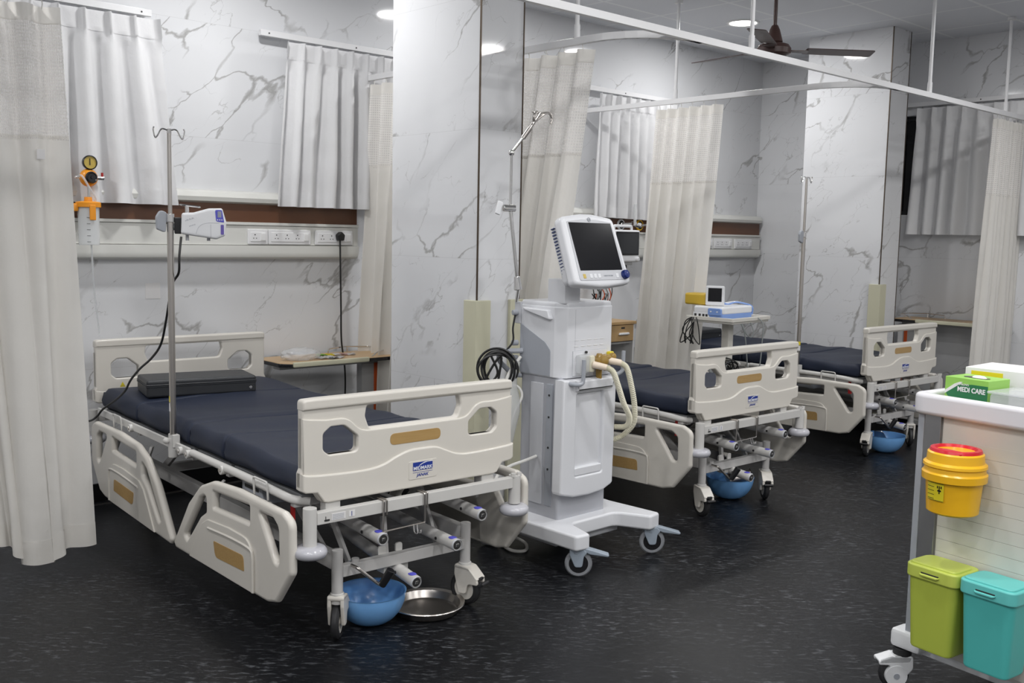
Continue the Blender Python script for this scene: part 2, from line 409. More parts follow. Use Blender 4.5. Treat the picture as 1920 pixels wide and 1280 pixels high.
def tag(o, label=None, cat=None, group=None, kind=None):
    if label: o['label'] = label
    if cat: o['category'] = cat
    if group: o['group'] = group
    if kind: o['kind'] = kind
    return o
def thing(name, label, cat, loc=(0, 0, 0), rz=0, group=None, kind=None):
    o = bpy.data.objects.new(name, None); C.objects.link(o); o.location = loc; o.rotation_euler = (0, 0, rz)
    o.empty_display_size = 0.1
    return tag(o, label, cat, group, kind)
def copy_tree(o, parent=None):
    c = o.copy(); C.objects.link(c)
    if parent: c.parent = parent
    for ch in list(o.children):
        copy_tree(ch, c)
    return c
def text(name, s, size, m, mtx, parent=None, bold=0.0, sx=1.0):
    cu = bpy.data.curves.new(name, 'FONT'); cu.body = s; cu.size = size; cu.extrude = 0.0004; cu.offset = bold
    cu.align_x = 'CENTER'; cu.align_y = 'CENTER'
    o = bpy.data.objects.new('t', cu); C.objects.link(o)
    dg = bpy.context.evaluated_depsgraph_get(); me = bpy.data.meshes.new_from_object(o.evaluated_get(dg))
    bpy.data.objects.remove(o); me.transform(mtx @ Matrix.Diagonal((sx, 1, 1, 1)))
    me.materials.clear(); me.materials.append(M[m]); me.name = name
    ob = bpy.data.objects.new(name, me); C.objects.link(ob)
    if parent: ob.parent = parent
    return ob
def face_mtx(c, xdir, ydir):
    x = Vector(xdir).normalized(); y = Vector(ydir).normalized(); z = x.cross(y)
    return Matrix.Translation(c) @ Matrix((x, y, z)).transposed().to_4x4()

# ================================================================ SETTING
XL, XR, YF, YB = -3.2, 8.07, -3.0, 5.36
def slab(name, m, x0, x1, y0, y1, z0, z1, kind='structure', parent=None):
    b = MB(); b.bx(m, x0, x1, y0, y1, z0, z1); o = b.build(name, parent)
    if not parent: tag(o, kind=kind)
    return o
slab('floor', 'floor_vinyl', XL-.15, XR+.15, YF-.15, YB+.15, -0.1, 0)
slab('ceiling', 'ceiling_tile', XL-.15, XR+.15, YF-.15, YB+.15, CEIL, CEIL+.1)

def wall_with_holes(name, plane, d0, d1, outline, holes):
    b = MB(); b.plate('marble', outline, d0, d1, plane, holes, bev=0.0); return tag(b.build(name), kind='structure')
W1 = (1.5, 2.1, 1.70, 2.48); W2 = (3.16, 4.0, 1.70, 2.48); W3 = (5.95, 6.45, 1.70, 2.48); W4 = (3.0, 4.02, 1.706, 2.515)
def rc(w): return [(w[0], w[2]), (w[1], w[2]), (w[1], w[3]), (w[0], w[3])]
wall_with_holes('wall_back', 'xz', YB, YB+.14, [(XL, 0), (XR+.14, 0), (XR+.14, CEIL), (XL, CEIL)], [rc(W1), rc(W2), rc(W3)])
wall_with_holes('wall_right', 'yz', XR, XR+.14, [(YF, 0), (YB, 0), (YB, CEIL), (YF, CEIL)], [rc(W4)])
slab('wall_left', 'wall_paint', XL-.14, XL, YF, YB, 0, CEIL)
slab('wall_front', 'wall_paint', XL, XR, YF-.14, YF, 0, CEIL)
def window(n, w, plane):
    root = thing('window_%d' % n, None, None, kind='structure')
    x0, x1, z0, z1 = w; t = .035
    b = MB(); fr = [(x0, z0), (x1, z0), (x1, z1), (x0, z1)]
    mid = (x0+x1)/2
    hs = [[(x0+t, z0+t), (mid-t/2, z0+t), (mid-t/2, z1-t), (x0+t, z1-t)], [(mid+t/2, z0+t), (x1-t, z0+t), (x1-t, z1-t), (mid+t/2, z1-t)]]
    d = YB+.04 if plane == 'xz' else XR+.06
    b.plate('window_frame' if plane == 'xz' else 'black_plastic', fr, d, d+.05, plane, hs, .002); b.build('frame', root)
    b = MB(); b.plate('night_glass', [(x0+.01, z0+.01), (x1-.01, z0+.01), (x1-.01, z1-.01), (x0+.01, z1-.01)], d+.02, d+.03, plane, (), 0); b.build('pane', root)
window(1, W1, 'xz'); window(2, W2, 'xz'); window(3, W3, 'xz'); window(4, W4, 'yz')
# black skirting with a thin metal strip along its foot
def base_b(name, x0, x1, y0, y1, strip):
    b = MB(); b.bx('baseboard_black', x0, x1, y0, y1, 0.0, 0.10, .002)
    b.bx('metal_strip', *strip, 0.0, 0.006); tag(b.build(name), kind='structure')
base_b('baseboard_back', XL, XR, YB-.012, YB-.0005, (XL, XR, YB-.075, YB-.062))
base_b('baseboard_right', XR-.012, XR-.0005, YF, YB-.02, (XR-.075, XR-.062, YF, YB-.08))

# pillars (the tile-clad columns standing free of the wall)
PX, PY, PW, PD = 3.2, 3.714, 0.282, 0.712
P2X, P2Y = 7.335, 3.735
for (x, y) in ((PX, PY), (P2X, P2Y)):
    root = thing('pillar', None, None, kind='structure')
    b = MB(); b.bx('marble', x, x+PW, y, y+PD, 0, CEIL); b.build('shaft', root)
    for cx, cyy in ((x, y), (x+PW, y)):
        b = MB(); b.bx('trim_bronze', cx-.003, cx+.004, cyy-.003, cyy+.004, 0, CEIL-.001); b.build('edge_trim', root)
    b = MB(); b.bx('baseboard_black', x-.01, x+PW+.01, y-.01, y+PD+.01, 0, .1); b.build('skirting', root)
def guard(x, y, sgn, label):
    """L-shaped corner guard wrapped round a pillar corner (sgn: which side the pillar lies on in x)"""
    b = MB(); t = .022; L = .075
    if sgn > 0: o = [(x-t, y-t), (x+L, y-t), (x+L, y-.001), (x-.001, y-.001), (x-.001, y+L), (x-t, y+L)]
    else: o = [(x+t, y-t), (x+t, y+L), (x+.001, y+L), (x+.001, y-.001), (x-L, y-.001), (x-L, y-t)]
    b.plate('guard_cream', rp([(p[0], p[1], .004) for p in o], 2), 0.10, 1.15, 'xy', (), .003)
    tag(b.build('corner_guard'), label, 'corner guard', 'cream guards on the pillar corners')
guard(PX, PY, 1, 'cream plastic corner guard on the pillar corner right behind the nearest bed')
guard(PX+PW, PY, -1, 'narrow cream corner guard beside the coiled black cable of the ventilator')
guard(P2X, P2Y, 1, 'cream corner guard on the far pillar behind the farthest bed')

# ceiling lights
first = None
def ceiling_light():
    r = thing('ceiling_light', 'round recessed downlight', 'ceiling light')
    b = MB(); b.lathe('white_paint', [(.105, 0), (.122, 0), (.122, -.004), (.112, -.010), (.102, -.006), (.102, 0)]); b.build('trim_ring', r)
    b = MB(); b.lathe('lamp_emit', [(0, -.0035), (.101, -.0035), (.101, -.001), (0, -.001)]); b.build('diffuser', r)
    return r
ld = bpy.data.lights.new('downlight', 'AREA'); ld.shape = 'DISK'; ld.size = 0.19; ld.energy = LIGHT_W; ld.color = (1.0, 0.995, 0.99); ld.spread = math.radians(180)
for j, y in enumerate(LIGHT_Y):
    for i, x in enumerate(LIGHT_X):
        if (i, j) in ((3, 2), (4, 0)): continue
        if (i, j) == (4, 2): x = 5.9
        if (i, j) == (3, 3): x = 4.40
        if first is None: o = first = ceiling_light()
        else: o = copy_tree(first)
        o.location = (x, y, CEIL-.0005)
        if (i, j) == (4, 4): o['label'] = 'round recessed ceiling light above the ceiling fan, between the beds and the far wall'
        else:
            o['label'] = 'round recessed downlight in the tiled ceiling, one of those outside the picture, some only added to even the light'
        o['group'] = 'round downlights in the ceiling'
        l = bpy.data.objects.new('downlight', ld); C.objects.link(l); l.location = (x, y, CEIL-.014); l.parent = None

# ================================================================ HEADWALL PANELS
def socket(mb_parent, x, w_, n, y, parent, sw=True, z=1.436):
    b = MB(); b.box('socket_white', (x, y-.006, z), (w_, .014, .088), .006)
    b.box('socket_white', (x, y-.014, z), (w_-.03, .006, .055), .003)
    if n:
        span = w_-.03-(.045 if sw else 0); x0 = x-w_/2+.015
        for k in range(n):
            cx = x0+span*(k+.5)/n
            b.cyl('hole_dark', (cx, y-.0165, z+.012), (cx, y-.0178, z+.012), .0038, seg=10)
            b.cyl('hole_dark', (cx-.009, y-.0165, z-.008), (cx-.009, y-.0178, z-.008), .003, seg=10)
            b.cyl('hole_dark', (cx+.009, y-.0165, z-.008), (cx+.009, y-.0178, z-.008), .003, seg=10)
    if sw: b.box('white_paint', (x+w_/2-.036, y-.019, z), (.034, .008, .044), .004)
    return b.build('socket_plate', parent)
def headwall(x0, x1, label):
    r = thing('headwall_panel', label, 'headwall panel', group='bedhead service panels')
    y = YB
    # profile (y, z): bulging bottom channel
    b = MB(); pr = [(y, 1.305), (y-.05, 1.305), (y-.075, 1.318), (y-.086, 1.345), (y-.086, 1.386), (y, 1.386)]
    b.plate('panel_cream', pr, x0, x1, 'yz', (), .003); b.build('bottom_channel', r)
    b = MB(); b.bx('panel_cream', x0+.001, x1-.001, y-.074, y-.0005, 1.388, 1.500, .002); b.build('socket_band', r)
    b = MB(); b.bx('panel_cream', x0, x1, y-.084, y-.0005, 1.502, 1.519, .003); b.build('ledge', r)
    b = MB(); b.bx('panel_brown', x0, x1, y-.060, y-.0005, 1.5195, 1.622, 0); b.build('brown_strip', r)
    b = MB(); pr = [(y, 1.6225), (y-.062, 1.6225), (y-.086, 1.632), (y-.092, 1.655), (y-.080, 1.683), (y-.05, 1.695), (y, 1.697)]
    b.plate('panel_cream', pr, x0, x1, 'yz', (), .003); b.build('top_channel', r)
    return r
SY = YB-.074
h1 = headwall(1.0, 3.56, 'cream and brown bedhead panel above the nearest bed, black plug in one socket')
socket(None, 2.86, .13, 1, SY, h1); socket(None, 3.07, .285, 3, SY, h1); socket(None, 3.378, .27, 3, SY, h1)
h2 = headwall(4.6, 8.03, 'long bedhead panel with gas outlets behind the two far beds')
socket(None, 7.22, .125, 1, SY, h2); socket(None, 7.435, .27, 3, SY, h2); socket(None, 7.75, .27, 3, SY, h2)
def outlet(x, col, z=1.575):
    b = MB(); a = (0, -1, 0); c = (x, YB-.060, z)
    b.lathe(col, [(0, 0), (.044, 0), (.046, .006), (.040, .014), (.034, .014), (.034, .008)], c, a)
    b.lathe('hole_dark', [(.034, .008), (.026, .010), (.024, .016), (.02, .01)], c, a)
    b.lathe('chrome', [(.018, .004), (.018, .022), (.010, .026), (0, .026)], c, a)
    return b.build('gas_outlet', h2)
outlet(5.92, 'white_plastic'); outlet(6.07, 'white_plastic'); outlet(6.30, 'yellow')
# plug and its lead
r = thing('power_cord', 'black plug and cord hanging down the wall from the socket above the bedside table', 'power cord')
b = MB(); b.plate('cord_black', rp([(3.385, 1.42, .01), (3.425, 1.42, .01), (3.432, 1.455, .012), (3.405, 1.478, .014), (3.378, 1.455, .012)]), SY-.055, SY-.018, 'xz', (), .008); b.build('plug', r)
b = MB(); b.tube('cord_black', [(3.405, SY-.035, 1.425), (3.402, SY-.04, 1.38), (3.405, SY-.04, 1.20), (3.415, SY-.03, 1.0), (3.425, SY-.02, .80), (3.45, SY-.02, .62), (3.452, SY-.02, .45), (3.43, SY-.02, .2), (3.40, SY-.04, .012)], .0055, 8, smooth=8); b.build('cord', r)
# paper sheet stuck to the tiles
b = MB(); b.bx('paper', 2.222, 2.306, YB-.0015, YB-.0004, 1.088, 1.174); tag(b.build('paper_note'), 'small faint white sheet stuck to the marble wall above the nearest bed', 'paper')

# suction sets
def suction(ox, label):
    r = thing('suction_regulator', label, 'suction regulator', (ox, 5.17, 1.72), group='yellow wall suction sets')
    a = (0, -1, 0)
    b = MB(); b.sphere('yellow_orange', (0, 0, 0), .045, (1, .75, 1)); b.lathe('black_plastic', [(0, .03), (.028, .03), (.030, .042), (.024, .05), (.020, .046), (.008, .046), (.006, .052), (0, .052)], (0, 0, 0), a); b.build('regulator_body', r)
    b = MB(); b.lathe('black_plastic', [(0, -.012), (.033, -.012), (.036, 0), (.036, .012), (.031, .014), (.031, .008)], (.002, -.01, .075), a)
    b.lathe('gold_face', [(0, .009), (.031, .009)], (.002, -.01, .075), a); b.bx('black_plastic', -.0005, .003, -.0225, -.020, .062, .095); b.cyl('chrome', (0, 0, .03), (0, 0, .05), .008)
    b.build('gauge', r)
    b = MB(); b.cyl('chrome', (.035, 0, 0), (.075, 0, 0), .010); b.cyl('chrome', (-.035, 0, 0), (-.065, 0, 0), .006); b.cyl('chrome', (0, .0, -.03), (0, .0, -.15), .007); b.tube('chrome', [(0, 0, -.14), (0, .05, -.145), (0, .112, -.145)], .008, smooth=4)
    b.cyl('red', (.068, 0, .01), (.068, 0, .028), .006); b.build('connector', r)
    jar_x = -.012
    b = MB(); b.lathe('yellow_orange', [(0, .028), (.018, .028), (.020, .008), (.056, .004), (.060, 0), (.060, -.022), (.055, -.024), (.055, -.002), (0, -.002)], (jar_x, -.02, -.125))
    b.box('yellow_orange', (jar_x-.066, -.02, -.15), (.03, .03, .04), .008); b.box('yellow_orange', (jar_x, -.078, -.175), (.03, .012, .075), .004); b.build('jar_lid', r)
    b = MB(); b.lathe('clear', [(.052, 0), (.050, -.205), (.047, -.21), (0, -.21), (0, -.207), (.046, -.206), (.048, -.002)], (jar_x, -.02, -.127))
    for k in range(5): b.box('hole_dark', (jar_x-.018, -.0695, -.2-.03*k), (.018, .001, .0022))
    b.build('jar', r)
    b = MB(); b.tube('clear_bag', [(-.06, -.01, 0), (-.05, -.05, .005), (-.02, -.06, -.05), (.012, -.05, -.10), (.014, -.03, -.13)], .0055, 8, smooth=6)
    b.tube('clear_bag', [(-.005, -.03, -.33), (.0, -.03, -.5), (.008, -.03, -.62), (.03, -.02, -.8)], .005, 8, smooth=6); b.build('hose', r)
    return r
suction(1.865, 'yellow suction regulator with gauge and clear jar beside the nearest curtain')
suction(6.50, 'yellow suction set half hidden behind the bed curtain, next to the wall monitor')
r = thing('suction_tube', 'clear tube curving from the yellow gas outlet beside the wall monitor', 'tube')
b = MB(); b.tube('clear_bag', [(6.30, 5.26, 1.575), (6.33, 5.18, 1.58), (6.40, 5.15, 1.55), (6.45, 5.15, 1.48), (6.47, 5.16, 1.40)], .008, 8, smooth=8)
b.tube('clear_bag', [(6.42, 5.15, 1.72), (6.37, 5.14, 1.66), (6.34, 5.13, 1.56), (6.34, 5.13, 1.36), (6.40, 5.13, 1.34), (6.46, 5.14, 1.36)], .004, 8, smooth=8); b.build('tubing', r)

# ================================================================ CURTAINS AND RAILS
def lerp(a, b, t): return a+(b-a)*t
def sample(path, s):
    n = len(path)-1; f = min(max(s, 0), 1)*n; i = min(int(f), n-1); t = f-i
    return [lerp(path[i][k], path[i+1][k], t) for k in range(len(path[0]))]
def cloth_mesh(m, top, bot, folds, amp0, amp1, t0=0.0, t1=1.0, seed=1, pinch=False, off=0.0, ns=None, nt=40, power=1.0, zig=0.0):
    """sheet between a top path (x, y, z) and a bottom path (x, y, z), folded along its width"""
    rnd = random.Random(seed); ph = [rnd.uniform(-.5, .5) for _ in range(folds+3)]; am = [rnd.uniform(.6, 1.25) for _ in range(folds+3)]
    ns = ns or folds*14
    bm = bmesh.new(); uvl = bm.loops.layers.uv.new('UVMap'); V = []; U = {}
    L = (Vector(top[-1][:2])-Vector(top[0][:2])).length*1.9
    for j in range(nt+1):
        t = lerp(t0, t1, j/nt); row = []
        for i in range(ns+1):
            s = i/ns
            a, b_ = Vector(sample(top, s)), Vector(sample(bot, s)); tt = t**power
            p = Vector((lerp(a.x, b_.x, tt), lerp(a.y, b_.y, tt), lerp(a.z, b_.z, t)))
            e = 1e-3; s2, s1 = min(s+e, 1), max(s-e, 0)
            A = Vector(sample(top, s2))*(1-tt)+Vector(sample(bot, s2))*tt; B = Vector(sample(top, s1))*(1-tt)+Vector(sample(bot, s1))*tt
            d = (A-B); d.z = 0; d.normalize(); nrm = Vector((d.y, -d.x, 0))
            x = s*folds; k = int(x); fr = x-k
            aa = lerp(am[k], am[k+1], fr); pp = lerp(ph[k], ph[k+1], fr)*min(1, t*1.6)
            amp = lerp(amp0, amp1, min(1, t*1.3))*aa
            ang = 2*PI*(x)+pp*2.2
            if pinch and t < .16:
                c = math.cos(2*PI*x); y = (max(0, c)**6)*amp0*1.6*(1-.0*t)
                q = max(0, (t-.09)/.07) if t > .09 else 0
                y = lerp(y, math.cos(ang)*amp, q)
            else: y = math.cos(ang)*amp + math.cos(ang*.5+1.3)*amp*.25*t
            y += .006*math.sin(7*t+3*x)*t
            lat = math.sin(ang)*amp*.35*(1 if not pinch else .5)*min(1, t*3)
            p += nrm*(y+off)+d*lat
            v = bm.verts.new(p); row.append(v); U[v] = (s*L, p.z)
        V.append(row)
    for j in range(nt):
        for i in range(ns):
            f = bm.faces.new((V[j][i], V[j+1][i], V[j+1][i+1], V[j][i+1]))
            for l in f.loops: l[uvl].uv = U[l.vert]
    me = bpy.data.meshes.new('cloth'); bm.to_mesh(me); bm.free()
    me.materials.append(M[m]); me.polygons.foreach_set('use_smooth', [True]*len(me.polygons))
    return me
def link_mesh(name, me, parent):
    me.name = name; o = bpy.data.objects.new(name, me); C.objects.link(o); o.parent = parent; return o

def window_curtain(label, top, bot, folds, seed):
    r = thing('window_curtain', label, 'curtain', group='short white curtains over the windows')
    link_mesh('curtain_panel', cloth_mesh('cloth_white', top, bot, folds, .026, .042, seed=seed, pinch=True, nt=50), r)
    link_mesh('heading_tape', cloth_mesh('cloth_white', top, bot, folds, .026, .042, 0, .105, seed=seed, pinch=True, off=.0025, nt=8), r)
    link_mesh('hem', cloth_mesh('cloth_white', top, bot, folds, .026, .042, .915, 1, seed=seed, pinch=True, off=.002, nt=6), r)
    return r
def window_rail(label, p0, p1):
    r = thing('curtain_rail', label, 'curtain rail', group='white rails above the window curtains')
    p0, p1 = Vector(p0), Vector(p1); b = MB(); b.bar('rail_white', p0, p1, .028, .034, .002); b.build('rail', r)
    d = (p1-p0); n = Vector((d.y, -d.x, 0)).normalized()
    if n.y > 0 or n.x > 0.5: n = -n
    for t in (.04, .5, .96):
        b = MB(); c = p0.lerp(p1, t)-n*.03; b.box('rail_white', c, (.03, .04, .03) if abs(d.x) > abs(d.y) else (.04, .03, .03), .002)
        b.cyl('hole_dark', p0.lerp(p1, t)+n*.0135, p0.lerp(p1, t)+n*.0155, .005, seg=10); b.build('bracket', r)
WY = 5.255
window_curtain('short white pleated curtain over the window beside the leftmost hanging bed curtain', [(1.50, WY, 2.565), (2.27, WY, 2.565)], [(1.45, WY-.02, 1.60), (2.36, WY-.02, 1.60)], 6, 3)
window_rail('white window rail at the top left corner, above the curtain by the yellow suction gauge', (0.9, 5.31, 2.605), (2.26, 5.31, 2.605))
window_curtain('short white pleated curtain above the bedside table, next to the near marble pillar', [(3.03, WY, 2.565), (4.15, WY, 2.565)], [(2.93, WY-.03, 1.615), (4.2, WY-.02, 1.615)], 10, 11)
window_rail('white window rail above the curtain that hangs over the bedside table', (2.90, 5.31, 2.605), (4.2, 5.31, 2.605))
window_curtain('short white curtain behind the ventilator screen, above the gas outlets', [(5.72, WY, 2.565), (6.63, WY, 2.565)], [(5.66, WY-.02, 1.63), (6.62, WY-.02, 1.61)], 8, 21)
window_rail('white window rail above the curtain behind the ventilator', (5.5, 5.31, 2.605), (6.66, 5.31, 2.605))
EX = 7.97
window_curtain('grey-looking short curtain on the far end wall beside the black window', [(EX, 3.80, 2.555), (EX, 2.72, 2.555)], [(EX-.02, 3.83, 1.545), (EX-.02, 2.68, 1.545)], 9, 31)
window_rail('white window rail on the far end wall above the black window', (8.02, 4.02, 2.595), (8.02, 2.65, 2.595))

def bed_curtain(label, top, bot, folds, seed, header=.23, power=1.0, amp1=.055):
    r = thing('bed_curtain', label, 'curtain', group='cream bed curtains with net tops')
    a0 = .03
    link_mesh('curtain_panel', cloth_mesh('cloth_cream', top, bot, folds, a0, amp1, header-.008, 1, seed=seed, nt=54, power=power), r)
    link_mesh('net_top', cloth_mesh('cloth_net', top, bot, folds, a0, amp1, .028, header, seed=seed, nt=16, power=power), r)
    link_mesh('heading_tape', cloth_mesh('cloth_cream', top, bot, folds, a0, amp1, 0, .03, seed=seed, nt=3, power=power), r)
    link_mesh('hem', cloth_mesh('cloth_cream', top, bot, folds, a0, amp1, .955, 1, seed=seed, nt=4, power=power, off=.002), r)
    for k in range(folds):
        s = (k+.5)/folds; p = Vector(sample(top, s)); b = MB()
        b.tube('cord_white', [p+Vector((0, 0, .028)), p+Vector((.004, 0, .01)), p+Vector((0, 0, -.012))], .0022, 6, smooth=3); b.build('hook', r)
    return r
TZ = 2.42
c_left = bed_curtain('large bed curtain with a net top at the left edge, beside the nearest bed',
    [(0.82, 4.40, 2.365), (1.475, 4.38, 2.365)], [(0.70, 4.42, .16), (1.17, 4.40, .15), (1.25, 4.38, .12), (1.262, 4.36, .055), (1.39, 4.33, .045), (1.42, 4.36, .085), (1.56, 4.37, .085)], 5, 5, header=.235, amp1=.024)
b = MB(); b.bx('paper', 1.360, 1.392, 4.335, 4.338, 1.745, 1.785, .001); o = b.build('care_label', c_left)
bed_curtain('cream bed curtain hanging behind the near pillar, seen on both its sides', [(3.60, 3.36, 2.375), (3.60, 5.24, 2.375)], [(3.62, 3.74, .32), (3.60, 5.33, .32)], 15, 7, header=.245)
bed_curtain('narrow cream bed curtain between the two far beds, beside the wall monitor', [(5.62, 4.05, 2.375), (5.62, 4.62, 2.375)], [(5.60, 4.18, .36), (5.58, 4.72, .36)], 6, 9, header=.26, amp1=.04)
bed_curtain('cream bed curtain at the right edge, above the white cart', [(7.47, 3.0, 2.375), (8.02, 3.0, 2.375)], [(7.33, 3.0, .34), (8.0, 3.0, .34)], 8, 15, header=.27, amp1=.035)

def ceiling_rail(label, path, hangers, smooth=10, bz=TZ):
    r = thing('curtain_track', label, 'curtain track', group='white bed curtain tracks hung from the ceiling')
    P = [Vector(p) for p in path]
    b = MB()
    Q = P
    for a, c in zip(Q, Q[1:]):
        d = (c-a).normalized(); b.bar('rail_white', a-d*.004, c+d*.004, .026, .034, .0015)
    b.build('track', r)
    for hx, hy in hangers:
        b = MB(); b.cyl('rail_white', (hx, hy, bz+.015), (hx, hy, CEIL-.001), .011, seg=12); b.cyl('rail_white', (hx, hy, CEIL-.02), (hx, hy, CEIL-.001), .028, seg=16); b.cyl('rail_white', (hx, hy, bz+.012), (hx, hy, bz+.08), .015, seg=12)
        b.build('hanger', r)
    return r
LY = 2.985
ceiling_rail('long straight curtain track running across the ceiling above the bed ends', [(0.6, LY, TZ), (8.05, LY, TZ)], [(1.8, LY), (4.38, LY), (6.38, LY), (7.60, LY)])
def arc(x, ys, y1=None, r=.36):
    pts = [(x, ys, TZ), (x, LY+r+.0, TZ)]
    for k in range(1, 11):
        a = PI/2*k/10; pts.append((x+r*(1-math.cos(a)), LY+r*(1-math.sin(a)), TZ))
    return [(p[0], p[1] if i < len(pts)-1 else LY+.0, p[2]) for i, p in enumerate(pts)]
ceiling_rail('curved curtain track passing behind the near pillar', arc(3.60, 5.34), [(3.60, 3.46)])
ceiling_rail('curved curtain track above the narrow curtain between the far beds', arc(5.60, 5.34), [(5.60, 4.42)])
ceiling_rail('curtain track above the large curtain at the left edge', [(-.4, 4.38, 2.42), (1.49, 4.38, 2.42)], [(.3, 4.38)], bz=2.42)
# clips joining the long track
# ================================================================ BED
OUT = rp([(-.462, .900, .02), (-.40, .902, .03), (.40, .902, .03), (.462, .900, .02), (.462, .663, .012), (.468, .650, .01), (.468, .582, .02), (.412, .574, .012), (.385, .534, .025), (-.385, .534, .025), (-.412, .574, .012), (-.468, .582, .02), (-.468, .650, .01), (-.462, .663, .012)], 5)
HL = rp([(-.385, .722, .02), (-.385, .780, .02), (-.355, .802, .015), (-.300, .802, .03), (-.245, .758, .015), (-.245, .702, .02), (-.362, .702, .02)], 5)
HR = [(-x, z) for x, z in HL][::-1]
HM = rp([(-.212, .824, .03), (-.205, .862, .012), (.205, .862, .012), (.212, .824, .03), (.196, .780, .02), (-.196, .780, .02)], 5)
def low_ridge(dz=0):
    pts = [(-.468, .648), (-.42, .640), (-.30, .634), (-.20, .634), (-.14, .644), (-.09, .664), (-.03, .681), (.03, .683), (.09, .680), (.14, .660), (.19, .642), (.26, .636), (.42, .642), (.468, .648)]
    return [(p[0], p[1]+dz) for p in pts]
def up_ridge():
    return [(-.462, .838), (-.37, .828), (-.31, .828), (-.275, .815), (-.245, .788), (-.215, .776), (-.15, .774), (.15, .774), (.215, .776), (.245, .788), (.275, .815), (.31, .828), (.37, .828), (.462, .838)]
def board(root, name, v, sgn, badge=True):
    """sgn=-1: outside faces -y (foot end)."""
    f = lambda d: v+sgn*d
    b = MB(); b.plate('bed_plastic', OUT, f(-.020), f(.016), 'xz', (HL, HM, HR), .008)
    low = smooth_path([(x, z, 0) for x, z in low_ridge()], 4)
    o = [(p.x, p.y) for p in low]+[(.468, .590), (.455, .580), (.412, .576), (.385, .540), (.370, .536), (-.370, .536), (-.385, .540), (-.412, .576), (-.455, .580), (-.468, .590)]
    b.plate('bed_plastic', o, f(-.022), f(.030), 'xz', (), .007)
    upp = smooth_path([(x, z, 0) for x, z in up_ridge()], 3)
    o2 = [(p.x, p.y) for p in upp]+[(.462, .63), (-.462, .63)]
    b.plate('bed_plastic', o2, f(-.016), f(.022), 'xz', (HL, HR), .005)
    b.plate('bed_plastic', rp([(-.463, .866, .004), (.463, .866, .004), (.463, .903, .016), (.40, .905, .02), (-.40, .905, .02), (-.463, .903, .016)], 4), f(-.024), f(.024), 'xz', (), .009)
    ob = b.build(name, root, 50)
    b = MB(); b.plate('wood_inlay', rrect(-.112, .707, .112, .749, .02), f(.0), f(.0232), 'xz', (), .0006); b.build('wood_inlay', ob)
    for x_ in (-.345, .345):
        b = MB(); b.plate('bed_metal', [(x_-.03, .50), (x_+.03, .50), (x_+.03, .536), (x_-.03, .536)], f(-.02), f(.02), 'xz', (), .004); b.build('mounting_post', ob)
    if badge:
        yy = f(.030)
        b = MB(); b.plate('bed_plastic', rrect(-.035, .568, .09, .636, .006), yy-.0016, yy+.001, 'xz', (), .0008)
        b.plate('logo_blue', rrect(-.018, .600, .070, .631, .001), yy-.0025, yy, 'xz', (), .0002)
        b.plate('white_plastic', [(.008, .617), (.018, .624), (.034, .6295), (.060, .6312), (.070, .6312), (.070, .6285), (.045, .6285), (.026, .624), (.012, .6175)], yy-.0032, yy, 'xz', (), 0)
        b.bx('logo_blue', -.018, .070, yy-.0024, yy, .5925, .5937); bd = b.build('maker_badge', ob); tag(bd, label='blue and white maker badge')
        text('badge_lettering', 'MIDMARK', .0185, 'white_plastic', face_mtx((.026, yy-.0029, .608), (1, 0, 0), (0, 0, 1)), bd, .0003, 1.02)
        text('badge_lettering', 'JANAK', .0155, 'logo_blue', face_mtx((.026, yy-.0022, .5825), (1, 0, .0), (.25, 0, 1)), bd, .0003, 1.1)
    return ob

def side_rail(root, side, flip):
    """lowered side rail; a runs from the vertical (outer) end, z up. flip: head-side rail."""
    A = lambda a: (a if not flip else 1.985-a)
    def tr(L): 
        q = [(A(x), *r_) for x, *r_ in L]
        return q
    outer = [(-.060, .500, .045), (.0, .524, .03), (.35, .528, .3), (.58, .512, .12), (.70, .470, .08), (.82, .375, .10), (.985, .172, .018), (.96, .149, .012), (.12, .170, .03), (.05, .188, .02), (-.062, .318, .03)]
    hA = [(.030, .460, .03), (.070, .484, .015), (.175, .482, .02), (.155, .455, .02), (.055, .330, .025), (.026, .336, .02)]
    hB = [(.255, .486, .004), (.57, .472, .004), (.57, .410, .004), (.255, .424, .004)]
    hC = [(.640, .446, .02), (.700, .418, .03), (.866, .230, .02), (.835, .215, .012), (.70, .345, .03), (.640, .378, .02)]
    x0 = .500*side; x1 = .532*side
    lo, hi = sorted((x0, x1))
    b = MB(); b.plate('bed_plastic', rp(tr(outer), 6), lo, hi, 'yz', [rp(tr(h_), 5) for h_ in (hA, hB, hC)], .0145)
    # inner panel, slightly proud
    pan = [(.10, .175, .02), (.235, .40, .06), (.45, .402, .3), (.60, .385, .06), (.70, .33, .05), (.80, .164, .01)]
    xo = .538*side; lo, hi = sorted((x0, xo))
    pan2 = [(.215, .174, .002), (.80, .161, .002), (.672, .325, .05), (.615, .354, .05), (.42, .368, .2), (.225, .366, .08)]
    b.plate('bed_plastic', rp(tr(pan2), 5), lo, hi, 'yz', (), .003)
    # moulded line
    xl = .5375*side
    b.tube('bed_plastic', [(xl, A(a), z) for a, z in ((.607, .322), (.40, .334), (.245, .334), (.219, .312), (.216, .24), (.216, .178))], .006, 6, smooth=5)
    ob = b.build('side_rail', root, 50)
    xw = sorted((.53*side, .5395*side))
    b = MB(); b.plate('wood_inlay', rp(tr([(.555, .285, .008), (.29, .296, .02), (.285, .238, .006), (.54, .224, .03)]), 5), xw[0], xw[1], 'yz', (), .0006); b.build('wood_inlay', ob)
    # pivot arms behind the rail
    for a in (.21, .61):
        b = MB(); b.bar('under_metal', (.47*side, A(a), .50), (.508*side, A(a)+.03, .36), .03, .012, .003); b.build('pivot_arm', ob)
    return ob

